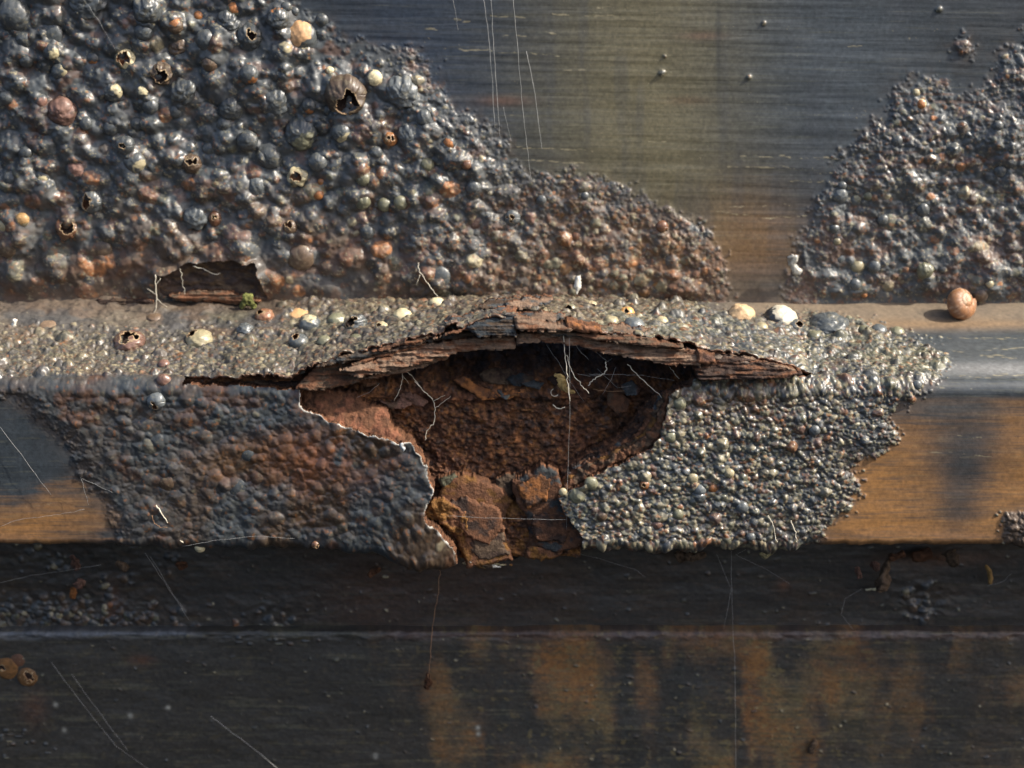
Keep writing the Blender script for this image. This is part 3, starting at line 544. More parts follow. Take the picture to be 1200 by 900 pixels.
for k in range(16):
    xa = 372 + rng.uniform(0, 500); xb = min(940, xa + rng.uniform(50, 130)); q = np.linspace(xa, xb, 7); o_ = rng.uniform(-3.5, 5); th_ = rng.uniform(2.6, 5.5)
    e_ = np.interp(q, ex, ey); tp = np.array([.5, 0, 0, 0, 0, 0, .5]) * th_ + rng.normal(0, .7, 7); bt = np.array([.5, .9, 1, 1, 1, .9, .5]) * th_ + rng.normal(0, .7, 7)
    slab('rust_layer', [(a, b + o_ + c_) for a, b, c_ in zip(q, e_, tp)] + [(a, b + o_ + c_ + .5) for a, b, c_ in zip(q[::-1], e_[::-1], bt[::-1])], -7 - rng.uniform(0, 6) + .5 * o_, 18, rail,
         [LB * .8, BROWN * 1.2, RUST * 1.3, col(110, 98, 88), LB][k % 5], [RUST, SLATE, BROWN, LB, DEEP][k % 5], .7, lamin=True, tilty=.5, edge=1.4)
# broken edge and chunks below
slab('rust_chunk', [(296, 456), (352, 457), (392, 463), (412, 464), (424, 474), (448, 478), (455, 482), (457, 497), (470, 508), (482, 516), (470, 516), (436, 508), (410, 502), (390, 496), (356, 484), (351, 466)], 0, 36, rail, RUST * 1.05, col(128, 84, 62), 1.8, tilty=.55, nfreq=9, label='brown slab exposed above the white chipped paint edge')
slab('rust_chunk', [(516, 575), (530, 562), (545, 558), (566, 566), (590, 575), (600, 590), (592, 604), (588, 622), (597, 642), (600, 655), (570, 661), (548, 664), (538, 640), (530, 622), (505, 606), (496, 596), (512, 588)], 2, 30, rail, RUST * 1.0, OCHRE * .5, 1.1, nfreq=22, dome=0, tilty=.12, label='large ochre and brown chunk at the bottom of the wound')
slab('rust_chunk', [(600, 566), (622, 556), (634, 548), (652, 552), (662, 578), (668, 598), (682, 612), (684, 640), (655, 648), (621, 642), (617, 604), (604, 590)], -2, 32, rail, RUST * .9, SLATE * .7, 1.1, nfreq=22, dome=0, tiltx=-.12, label='blocky reddish chunk right of the dark gap')
slab('rust_chunk', [(582, 562), (604, 555), (604, 580), (592, 588), (582, 576)], 12, 24, rail, BROWN * .8, DEEP, 1.6, label='small dark chunk between the two big ones')
slab('rust_chunk', [(590, 612), (614, 600), (620, 648), (604, 656), (592, 640)], 22, 20, rail, DEEP * .7, SLATE2 * .6, 1.6, label='black slab standing in for the shade of the gap')  # near-black colour paints the shade of the gap between the chunks
slab('rust_chunk', [(618, 643), (640, 641), (662, 648), (652, 655), (630, 658), (618, 654)], -1, 30, rail, RUST * 1.2, OCHRE * .6, 1.4, label='thin plate under the right-hand chunk')
slab('rust_chunk', [(512, 562), (530, 556), (548, 562), (540, 576), (524, 580)], 9, 20, rail, OLIVE * .6, RUST, 1.6, label='greenish chip beside the paint edge')
slab('rust_chunk', [(494, 604), (505, 588), (520, 584), (546, 600), (550, 622), (538, 630), (520, 616)], -4, 18, rail, OCHRE * .65, RUST * 1.3, 2.4, nfreq=6, label='bright ochre crumbly chunk at the paint edge')
for po, y_, c_, lb in (([(520, 590), (548, 584), (584, 596), (590, 620), (574, 640), (546, 630)], -3, RUST * 1.05, 'thin flat plate lying on the large ochre chunk'), ([(552, 632), (588, 622), (596, 650), (570, 658), (552, 652)], -4, BROWN * 1.2, 'thin brown plate at the foot of the ochre chunk'), ([(606, 570), (634, 556), (648, 562), (640, 586), (618, 596)], -5, ORANGE * .7, 'orange topped plate on the blocky chunk'), ([(622, 604), (664, 602), (674, 618), (660, 636), (626, 634)], -5, RUST * .8, 'dark red plate on the blocky chunk')):
    slab('rust_chunk', po, y_, 6, rail, c_, DEEP * 1.5, .8, nfreq=16, edge=2.4, tilty=.1, label=lb)
# strata along the right-hand broken edge
er = [(786, 462), (779, 486), (774, 506), (760, 522), (730, 538), (700, 553), (672, 570), (655, 583)]
for k in range(5):
    o1, o2 = -3 + 6.5 * k, 5 + 6.5 * (k + 1)
    def off(p, q, d): return (p[0] - d * q[0], p[1] - d * q[1])
    nr = [(.97, .1), (.97, .15), (.9, .4), (.75, .66), (.5, .86), (.5, .86), (.55, .83), (.6, .8)]
    nr = [(a * .9, b * .75) for a, b in nr]
    sh = [.55, .9, 1.1, 1.0, .9, .85, .8, .55]
    po = [off(p, q, o1 * s_) for p, q, s_ in zip(er, nr, sh)] + [off(p, q, o2 * s_) for p, q, s_ in zip(er, nr, sh)][::-1]
    slab('rust_layer', po, -7 + 6 * k, 16, rail, [RUST, BROWN, RUST * 1.1, DEEP, RUST * .8][k], [BROWN, OCHRE * .6, SLATE, RUST, DEEP][k], 1.6, nfreq=6, edge=3, tiltx=-.05)
# shelf flakes under the big wall crust
slab('rust_layer', [(196, 346), (230, 341), (262, 341), (290, 348), (306, 354), (284, 357), (240, 354), (206, 353)], YW - 14, 14, wall, RUST * 1.3, BROWN * 1.4, 1.2, lamin=True, label='split orange edge sheet below the hollow')
slab('rust_layer', [(110, 352), (150, 350), (182, 352), (176, 361), (130, 362), (112, 359)], YW - 10, 12, wall, DEEP, BROWN, 1.2, lamin=True, label='dark split edge sheet left of the hollow')

# ================================================================== RECESSED PLATE AND LOWER PLATE (in the rail's shade)
YR = 112.0
def plate_field(zlo, zhi, d):
    xs, i0 = axis(-700, 700, d, 430, 12.); zs = np.arange(zlo, zhi, d); return Field(xs, zs, d, d, i0, 0)
f = plate_field(-362, -180, 1.3); X, Z = f.X, f.V; PX, PY = project(np.stack([X, np.full_like(X, YR), Z], -1))
dens = .65 * sst(-PX, -235, -120) * sst(PY, 690, 725) + .36 * sst(-PX, -330, -150) + blob(PX, PY, 320, 742, 80, 14) * 1.1 + blob(PX, PY, 1078, 708, 36, 26) * 1.0 + blob(PX, PY, 330, 715, 50, 30) * .5
ncl = fbm(X / 14, Z / 12, 301, 3)
for k in range(16000):
    x = rng.uniform(-700, 700); z = rng.uniform(-360, -190); i = int((x + 700) / 1.3) + f.i0; j = int((z + 362) / 1.3)
    if dens[i, j] * (.6 + .6 * ncl[i, j]) < rng.uniform(.25, 1): continue
    r = rng.uniform(2, 5.5); f.bump(x, z, r, r * rng.uniform(.3, .7), pick([(4, SLATE * .7), (2, BROWN * .8), (1, OLIVE * .7), (.4, CREAM * .5), (.2, ORANGE * .6)]), rng.uniform(.15, .4))

for k in range(230):
    x = rng.uniform(-690, 690); r = rng.uniform(1.1, 1.9); f.bump(x, rng.uniform(-358, -190), r, r * rng.uniform(.4, .9), pick([(2, SLATE), (2, BROWN), (1, CREAM * .7), (1, OLIVE)]), .4, ex=rng.uniform(.7, 2.2), force=True)
H = f.H + 1.2 * fbm(X / 90, Z / 30, 303, 3) + .18 * fbm(X / 7, Z / 3.5, 306, 3) + dens.clip(0, 1) * 1.8 * fbm(X / 12, Z / 9, 305, 3)
C = np.tile(col(52, 49, 45) * 1.0, X.shape + (1,)).reshape(X.shape + (3,)).copy(); st = fbm(X / 80, Z / 3, 307, 4); cl = fbm(X / 60, Z / 30, 309, 4)
C = mixc(C, sst(cl + .3 * st, .0, .7) * .5, BROWN * .6); C = mixc(C, blob(PX, PY, 430, 690, 60, 60) * .5 + blob(PX, PY, 560, 680, 90, 40) * .5, RUST * .55); C = mixc(C, sst(st, .4, .8) * .3, OLIVE * .7)
C = mixc(C, blob(PX, PY, 1100, 655, 70, 8) * .6 + blob(PX, PY, 132, 715, 10, 30) * .5 + blob(PX, PY, 919, 685, 7, 6) * .8, RUST)
bc = np.array(f.cols + [SLATE]); hm = sst(f.H, .2, 1.2) * (f.ID >= 0) * .85; C = C * (1 - hm)[..., None] + bc[f.ID] * hm[..., None]
dust = sst(vn(X / 1.7, Z / 1.7, 311) * sst(vn(X / 13, Z / 13, 312), -.2, .8), .75, .9); C = mixc(C, dust * .5, OLIVE); C = C * (1 + .25 * fbm(X / 3, Z / 3, 313, 3))[..., None]
C = mixc(C, sst(fbm(X / 5, Z / 2.2, 315, 4), .15, .7) * .4, SLATE2 * .6); C = mixc(C, sst(fbm(X / 9, Z / 4, 317, 4), .35, .8) * .4, BROWN * .9)
web_plate = thing('recessed_plate', (0, YR, -355), 'dark recessed steel strip in shadow just below the rail', 'steel plate')
P = np.stack([X, YR - H, Z], -1); WEBP = (P, *project(P))
pm = dens[:-1, :-1] > .35
gridmesh('painted_sheet', P, ~pm, C, np.full(X.shape, .34), 1 - dens.clip(0, 1), web_plate, flip=True)
gridmesh('blistered_crust', P, pm & (PX[:-1, :-1] < 700), C, np.full(X.shape, .3), None, web_plate, flip=True, label='rough blistered patch at the left of the shaded strip')
gridmesh('blistered_crust', P, pm & (PX[:-1, :-1] >= 700), C, np.full(X.shape, .3), None, web_plate, flip=True, label='small shiny blister patch at the right of the shaded strip')

YL = 96.0
pr = [(YR + 4, -343.0), (YR - 4, -343.5), (YL + 7, -345)]
for a in np.linspace(0.1, math.pi / 2, 8): pr.append((YL + 6 - 6 * math.sin(a), -351 + 6 * math.cos(a)))
for z in np.arange(-352.3, -535, -1.25): pr.append((YL, z))
for z in np.arange(-545, -830, -12): pr.append((YL, z))
pr = np.array(pr); xs, i0 = axis(-700, 700, 1.3, 430, 12.); vs = np.concatenate([[0], np.cumsum(np.hypot(*np.diff(pr, axis=0).T))])
f = Field(xs, -343 - vs, 1.3, -1.25, i0, 11); X = f.X; base = np.stack([X, np.repeat(pr[None, :, 0], len(xs), 0), np.repeat(pr[None, :, 1], len(xs), 0)], -1); Z = base[..., 2]
PX, PY = project(base)
dens = blob(PX, PY, 5, 865, 52, 30) * 1.2 + blob(PX, PY, 310, 752, 70, 10) * .9
ncl = fbm(X / 12, Z / 10, 321, 3)
for k in range(9000):
    x = rng.uniform(-690, 690); j = rng.integers(12, 150); i = int((x + 700) / 1.3) + i0
    if dens[i, j] * (.6 + .6 * ncl[i, j]) < rng.uniform(.3, 1): continue
    r = rng.uniform(2.5, 6); f.bump(x, -343 - vs[j], r, r * rng.uniform(.3, .6), pick([(4, SLATE), (1, BROWN), (1.3, OLIVE), (.4, CREAM * .5)]), rng.uniform(.15, .35))

for k in range(230):
    x = rng.uniform(-690, 690); r = rng.uniform(1.1, 1.9); f.bump(x, rng.uniform(-540, -355), r, r * rng.uniform(.4, .9), pick([(2, SLATE), (2, BROWN), (1, CREAM * .7), (1, OLIVE)]), .4, ex=rng.uniform(.7, 2.2), force=True)
lipn = np.exp(-((Z + 350) / 7) ** 2) * fbm(X / 16, Z / 6, 323, 4)
H = f.H + 1.4 * fbm(X / 80, Z / 40, 325, 3) + .18 * fbm(X / 7, Z / 3.5, 326, 3) + 1.6 * lipn + .5 * blob(PX, PY, 200, 775, 60, 14)
C = np.tile(col(54, 52, 47), X.shape + (1,)).reshape(X.shape + (3,)).copy(); st = fbm(X / 70, Z / 3, 327, 4); cl = fbm(X / 44, Z / 70, 329, 3); vst = fbm(X / 30 + .25 * fbm(X / 40, Z / 40, 330, 2), Z / 150, 331, 3)
warm = sst(PX, 380, 640) * (1 - sst(PX, 900, 1120) * .6)
o_ = warm * sst(.6 * vst + .9 * cl + .3 * st + .45 * blob(PX, PY, 690, 810, 90, 60) + .25 * blob(PX, PY, 920, 780, 120, 30), -.1, .75)
o_ = o_ * .8 + .25 * warm * sst(vst, -.5, .3); C = mixc(C, o_ * .65, col(108, 80, 52)); C = mixc(C, warm * sst(vst + .3 * cl, .0, .9) * .5, col(104, 96, 62)); C = mixc(C, warm * sst(cl * .9 + vst * .4 + st * .4 + .3 * fbm(X / 5, Z / 4, 341, 3), .2, 1.1) * .75, col(128, 86, 42))
C = mixc(C, warm * sst(-cl - .4 * st + .4 * fbm(X / 5, Z / 4, 343, 3), .1, .8) * .6, col(44, 48, 46))
C = mixc(C, (blob(PX, PY, 820, 790, 20, 28) + blob(PX, PY, 985, 775, 50, 10)) * .5, SLATE2 * .6); C = mixc(C, sst(PY, 760, 766) * 0 + np.exp(-((Z + 350) / 6) ** 2) * .55 * sst(PX, 420, 480), col(92, 72, 66))
C = mixc(C, np.exp(-((Z + 349) / 5) ** 2) * .8 * (1 - sst(PX, 210, 240)), col(96, 100, 106))  # glint along the top left edge painted in as a paler colour
C = mixc(C, sst(st, .35, .8) * .35, OLIVE * .9); C = mixc(C, blob(PX, PY, 40, 830, 14, 20) * .4 + blob(PX, PY, 165, 774, 14, 6) * .6, RUST)
for (cx_, cy_) in ((560, 853), (561, 860), (65, 826), (440, 886), (197, 829), (153, 839), (75, 856)):
    C = mixc(C, blob(PX, PY, cx_, cy_, 2.6, 2.6), col(150, 150, 140))
bc = np.array(f.cols + [SLATE]); hm = sst(f.H, .2, 1.2) * (f.ID >= 0) * .85; C = C * (1 - hm)[..., None] + bc[f.ID] * hm[..., None]
dust = sst(vn(X / 1.7, Z / 1.7, 333) * sst(vn(X / 13, Z / 13, 334), -.2, .8), .75, .9); C = mixc(C, dust * .5, OLIVE); C = C * (1 + .25 * fbm(X / 3, Z / 3, 335, 3))[..., None]
C = mixc(C, sst(fbm(X / 5, Z / 2.2, 345, 4), .15, .7) * .4, SLATE2 * .7); C = mixc(C, sst(fbm(X / 8, Z / 6, 347, 4) + .3 * st, .4, .9) * .45 * (.3 + warm), col(112, 100, 66))
low_plate = thing('lower_plate', (0, YL, -830), 'lowest steel plate, dark with orange brown rust streaks, in shade along the bottom', 'steel plate')
N = normals(base)
if N[len(xs) // 2, 60, 1] > 0: N = -N
P = base + N * H[..., None]; LOWP = (P, *project(P)); pm = dens[:-1, :-1] > .4
gridmesh('painted_sheet', P, ~pm, C, np.full(X.shape, .36) + .2 * o_, 1 - dens.clip(0, 1), low_plate)
gridmesh('blistered_crust', P, pm & (PX[:-1, :-1] < 150), C, np.full(X.shape, .28), None, low_plate, label='shiny blister patch at the bottom left corner')
gridmesh('blistered_crust', P, pm & (PX[:-1, :-1] >= 150), C, np.full(X.shape, .3), None, low_plate, label='knobbly blister patch bridging the seam')

# ------------------------------------------------------------------ finding where a surface shows in the photograph
def locate(surf, px, py):
    P, A, B = surf; d = (A - px) ** 2 + (B - py) ** 2; k = np.unravel_index(np.argmin(d), d.shape)
    return P[k].copy()
for_n = {'wall': np.array([0, -1., 0]), 'ledge': np.array([0, -.33, .94])}

# ------------------------------------------------------------------ large single blisters, whole and burst
def blister(surf, px, py, r, parent, tint=SLATE, peel=None, peeldir=(.3, -.7, .4), peelw=.5, openv=None, opena=.6, flat=.75, crumple=.08, dark=False, norm='wall', ry=1., rough=.25, label=None, name=None, lip=M_LIP, sink=.25):
    crumple *= .6; sink = .02 if openv is not None else sink; opena *= .85; flat = max(flat, .6) if (openv is not None and surf is not LOWP) else flat; q0 = rng.normal(0, .28, 3); openv = None if openv is None else tuple(np.array(openv, float) / np.linalg.norm(openv) + q0)
    n = for_n[norm]; c = locate(surf, px, py) - n * r * sink if surf is not None else unproj(px, py, YW)
    t1 = np.array([1., 0, 0]); t2 = np.cross(n, t1); t2 /= np.linalg.norm(t2)
    if t2[2] < 0: t2 = -t2
    m = max(14, int(r * 2.2)); th = np.linspace(0.02, math.radians(108), m); ph = np.linspace(0, 2 * math.pi, 2 * m + 1); TT, PP = np.meshgrid(th, ph, indexing='ij')
    dx, dz, dn = np.sin(TT) * np.cos(PP), np.sin(TT) * np.sin(PP), np.cos(TT); so = rng.uniform(0, 50)
    nn = fbm(dx * 2.3 + so, dz * 2.3 + dn * 1.7, 401, 3); rd = 1 - np.abs(fbm(dx * 1.6 + so, dz * 1.6 + dn * 1.2, 407, 2)); rr = 1 + crumple * nn * .9 + crumple * .8 * (rd - .7) + crumple * .25 * fbm(dx * 4 + so, dz * 4 + dn * 3, 405, 2)
    P = c + r * rr[..., None] * (dx[..., None] * t1 + ry * dz[..., None] * t2 + flat * dn[..., None] * n)
    dw = dx[..., None] * t1 + dz[..., None] * t2 + dn[..., None] * n
    C = np.tile(tint, TT.shape + (1,)).reshape(TT.shape + (3,)).copy() * rng.uniform(.85, 1.15)
    C = mixc(C, sst(nn, .2, .7) * .4, tint * 1.5); C = mixc(C, sst(fbm(dx * 5 + so, dz * 5, 409, 3), .35, .7) * .25, CREAM * .6)
    RGH = np.full(TT.shape, rough)
    if peel is not None:
        q = np.array(peeldir, float); q /= np.linalg.norm(q); a = dw @ q + .22 * fbm(dx * 3 + so, dz * 3, 411, 3); pm = sst(a, 1 - peelw - .03, 1 - peelw + .03)
        C = mixc(C, pm, peel); C = C * (1 + .35 * pm * fbm(dx * 4 + so, dz * 7, 413, 3))[..., None]; RGH = RGH + .15 * pm
    fm = np.ones((m - 1, 2 * m), bool)
    if openv is not None:
        q = np.array(openv, float); q /= np.linalg.norm(q); a = np.arccos(np.clip(dw @ q, -1, 1)) + .42 * fbm(dx * 2.8 + so, dz * 2.5 + dn, 417, 3)
        fm &= ctr(a) > opena; C = mixc(C, 1 - sst(a, opena + .02, opena + .16), (CREAM * .55 + ORANGE * .4))
    o = gridmesh(name or ('burst_blister' if openv is not None else 'blister'), P, fm, C, RGH, None, parent, mats=(M_PAINT, M_IND if dark else M_IN, lip), label=label, flip=False)
    # orient outward
    if openv is not None:
        md = o.modifiers.new('shell', 'SOLIDIFY'); md.thickness = max(.9, r * .08) * S; md.offset = -1 if True else 1; md.material_offset = 1; md.material_offset_rim = 2
    if openv is not None and r > 5:
        rr_ = np.linspace(0, .9, 7); aa_ = np.linspace(0, 2 * math.pi, 25); RR, AA = np.meshgrid(rr_, aa_, indexing='ij')
        Pd = c + r * (RR * np.cos(AA))[..., None] * t1 + r * ry * (RR * np.sin(AA))[..., None] * t2 + (r * flat * (.22 - .12 * (1 - RR ** 2) + .10 * fbm(RR * 3 * np.cos(AA) + so, RR * 3 * np.sin(AA), 421, 2)))[..., None] * n
        d_ = gridmesh('lining', Pd, np.ones((6, 24), bool), np.tile(DEEP * 1.1 if dark else RUST * .9, RR.shape + (1,)).reshape(RR.shape + (3,)) * (1 + .5 * fbm(RR * 4 * np.cos(AA), RR * 4 * np.sin(AA) + so, 423, 3))[..., None], np.full(RR.shape, .7), None, parent, mats=(M_RUST, M_RUST))
        d_.parent = o
    return o
W_ = WALL
BL = [  # px, py, r, options
 (16, 18, 20, dict(tint=SLATE * 1.1)), (27, 47, 11, {}), (58, 40, 15, dict(flat=.4)), (70, 84, 11, dict(peel=CREAM * .6, peelw=.25, peeldir=(.8, -.5, .0))),
 (72, 132, 19, dict(tint=PINK * .5, peel=PINK, peelw=.3, crumple=.14, rough=.35)), (147, 69, 13, dict(tint=OLIVE, peel=CREAM, peelw=.8, peeldir=(.8, -.5, .1), openv=(-.6, -.8, .05), opena=.75)),
 (189, 86, 14, dict(tint=BROWN, openv=(-.1, -1, .1), opena=.8, dark=True, crumple=.25, rough=.6)), (108, 68, 9, dict(peel=ORANGE, peelw=.12, peeldir=(.1, -.6, -.7))),
 (131, 108, 12, dict(peel=CREAM * .7, peelw=.25, peeldir=(.7, -.5, .3), crumple=.15)), (168, 38, 12, {}), (6, 114, 9, {}), (47, 118, 9, dict(peel=PINK * 1.3, peelw=.4, peeldir=(.5, -.7, -.4))), (176, 125, 10, {}),
 (172, 12, 18, dict(crumple=.2)), (100, 2, 22, dict(crumple=.2, flat=.5)), (160, 145, 9, {}), (167, 108, 9, dict(peel=CREAM, peelw=.3)), (100, 145, 9, {}), (60, 60, 10, dict(peel=CREAM * .8, peelw=.3, peeldir=(.5, -.6, -.5))),
 (353, 43, 21, dict(tint=SLATE * 1.2, peel=col(186, 146, 104), peelw=.42, peeldir=(-.2, -.85, .35), crumple=.07)), (377, 24, 9, dict(crumple=.03)), (325, 22, 14, dict(crumple=.18, peel=ORANGE, peelw=.1, peeldir=(0, -.3, 1))),
 (232, 19, 6, dict(tint=ORANGE, crumple=.04)), (266, 26, 15, dict(crumple=.22)), (274, 10, 9, dict(tint=OLIVE, peel=ORANGE * 1.2, peelw=.5)), (210, 56, 14, dict(tint=BROWN * 1.1, crumple=.15)), (241, 48, 14, {}), (291, 87, 12, dict(peel=ORANGE, peelw=.14, peeldir=(.4, -.3, -.7))),
 (320, 119, 18, dict(crumple=.22, flat=.55)), (270, 126, 16, dict(crumple=.15)), (214, 108, 16, dict(crumple=.25, flat=.5)), (205, 30, 10, dict(tint=BROWN, peel=ORANGE, peelw=.35, peeldir=(0, -.6, .8))), (362, 124, 10, dict(peel=ORANGE, peelw=.1, peeldir=(0, -.5, -.8))),
 (386, 83, 6, dict(tint=ORANGE * 1.2, peel=CREAM, peelw=.5)), (335, 8, 7, {}), (345, 14, 6, {}), (292, 44, 16, dict(openv=(.1, -1, .35), opena=.5, dark=True, crumple=.2, flat=.5)), (245, 75, 10, dict(tint=BROWN)),
 (405, 111, 26, dict(tint=BROWN * .8, openv=(.1, -1, .25), opena=.62, dark=True, crumple=.16, rough=.4, flat=.8, lip=M_LIP, label='largest burst blister, dark hollow shell with a ragged mouth')),
 (438, 92, 11, dict(tint=SLATE * 1.2, peel=CREAM * 1.05, peelw=.5, peeldir=(.4, -.8, .1))), (470, 108, 20, dict(tint=SLATE * 1.5, crumple=.24, rough=.35)), (496, 137, 10, dict(tint=SLATE * 1.4, crumple=.15)), (457, 163, 9, dict(tint=ORANGE * .8, openv=(0, -1, -.5), opena=.55, dark=True, crumple=.15)),
 (480, 160, 15, dict(tint=SLATE * 1.4, crumple=.26, flat=.5)), (526, 168, 8, dict(peel=ORANGE * 1.1, peelw=.5, peeldir=(-.3, -.8, -.3))), (400, 156, 13, dict(peel=CREAM * .6, peelw=.2, peeldir=(.4, -.5, -.6))), (372, 190, 12, dict(tint=SLATE * 1.2)), (440, 180, 9, {}),
 (352, 157, 21, dict(tint=SLATE * 1.3, crumple=.2, peel=OLIVE * 1.3, peelw=.3, peeldir=(.3, -.6, -.6))), (500, 194, 9, dict(tint=OLIVE)), (546, 193, 6, dict(tint=RUST)),
 (225, 192, 12, dict(tint=BROWN, openv=(-.1, -1, .1), opena=.55, dark=True, crumple=.15)), (146, 170, 12, dict(openv=(0, -1, .1), opena=.32, dark=True, crumple=.12)), (157, 190, 14, dict(peel=CREAM * .7, peelw=.14, peeldir=(.7, -.6, -.3))), (108, 236, 15, dict(tint=SLATE * 1.2, openv=(-.15, -1, -.4), opena=.7, crumple=.14)),
 (78, 268, 14, dict(tint=RUST, openv=(0, -1, .3), opena=.8, dark=True, crumple=.22, flat=.5)), (89, 200, 14, dict(peel=PINK * 1.2, peelw=.4, crumple=.12)), (48, 207, 9, dict(peel=CREAM, peelw=.3, peeldir=(.1, -.7, -.5))), (315, 185, 15, dict(crumple=.12, flat=.6)), (300, 218, 13, dict(tint=SLATE * 1.3, crumple=.14)),
 (348, 208, 12, dict(tint=CREAM * .7, openv=(-.2, -1, 0), opena=.7, crumple=.3, flat=.5)), (373, 228, 7, dict(tint=ORANGE * 1.1, crumple=.04)), (377, 213, 5, dict(tint=ORANGE, crumple=.04)), (228, 256, 14, dict(crumple=.28, flat=.5, tint=SLATE * 1.3)), (252, 256, 8, dict(tint=RUST, openv=(-.2, -1, 0), opena=.4, dark=True, ry=1.3)),
 (340, 266, 9, dict(tint=BROWN * 1.3, openv=(-.3, -1, .2), opena=.5)), (25, 258, 9, dict(tint=CREAM * .5, peel=col(160, 126, 80), peelw=.5)), (3, 264, 9, dict(tint=CREAM * .7)), (290, 165, 13, {}), (245, 175, 10, {}), (352, 302, 17, dict(tint=BROWN * 1.5, flat=.5)), (118, 292, 14, dict(tint=BROWN * 1.2, flat=.45)),
 (8, 290, 13, dict(tint=BROWN, flat=.5)), (12, 210, 10, {}), (30, 180, 9, {}), (262, 145, 10, {}), (205, 130, 9, {}), (130, 150, 10, {}), (385, 130, 8, {}), (425, 210, 9, dict(tint=OLIVE)), (425, 237, 10, dict(tint=OLIVE, crumple=.14)), (450, 240, 9, dict(tint=OLIVE * 1.3)), (470, 238, 9, dict(tint=OLIVE * 1.2)), (555, 220, 9, dict(tint=SLATE * 1.5)),
 (600, 255, 10, dict(tint=SLATE * 1.2, openv=(-.2, -1, .1), opena=.5, flat=.4)), (635, 234, 7, dict(tint=SLATE * 1.3)), (685, 230, 6, {}), (776, 266, 8, dict(tint=RUST, openv=(-.2, -1, -.1), opena=.55, dark=True)), (676, 277, 7, dict(tint=RUST)), (560, 262, 12, dict(tint=PINK * .7, flat=.4)), (515, 325, 14, dict(flat=.4)), (430, 272, 10, dict(tint=SLATE)), (30, 70, 9, {}),
 (1080, 122, 6.5, dict(tint=CREAM * .8, peel=ORANGE, peelw=.7, peeldir=(-.5, -.8, -.3))), (1074, 109, 5, dict(tint=CREAM * .6)), (1052, 165, 8, {}), (985, 230, 10, dict(tint=SLATE * 1.5)), (1003, 234, 8, dict(tint=SLATE * 1.5, peel=OLIVE, peelw=.3)), (1018, 230, 6, dict(tint=OLIVE)), (987, 218, 6, dict(tint=SLATE * 1.4)), (978, 268, 7, {}), (981, 283, 5, dict(tint=CREAM * .5)), (1035, 258, 8, {}), (1082, 245, 9, {}), (1170, 148, 7, {}), (1172, 200, 9, {}), (985, 303, 8, dict(tint=SLATE * 1.3)), (1005, 312, 9, dict(tint=CREAM * .5)), (1085, 318, 11, dict(tint=OLIVE, crumple=.16)), (1025, 312, 8, dict(tint=SLATE * 1.4)), (1003, 333, 8, dict(tint=SLATE * 1.5)), (1013, 345, 4, dict(tint=ORANGE)), (1160, 333, 5, dict(tint=CREAM * .7)), (1150, 345, 10, dict(tint=BROWN))]
for (a, b, r, kw) in BL: blister(W_, a, b, r, wall, **kw)
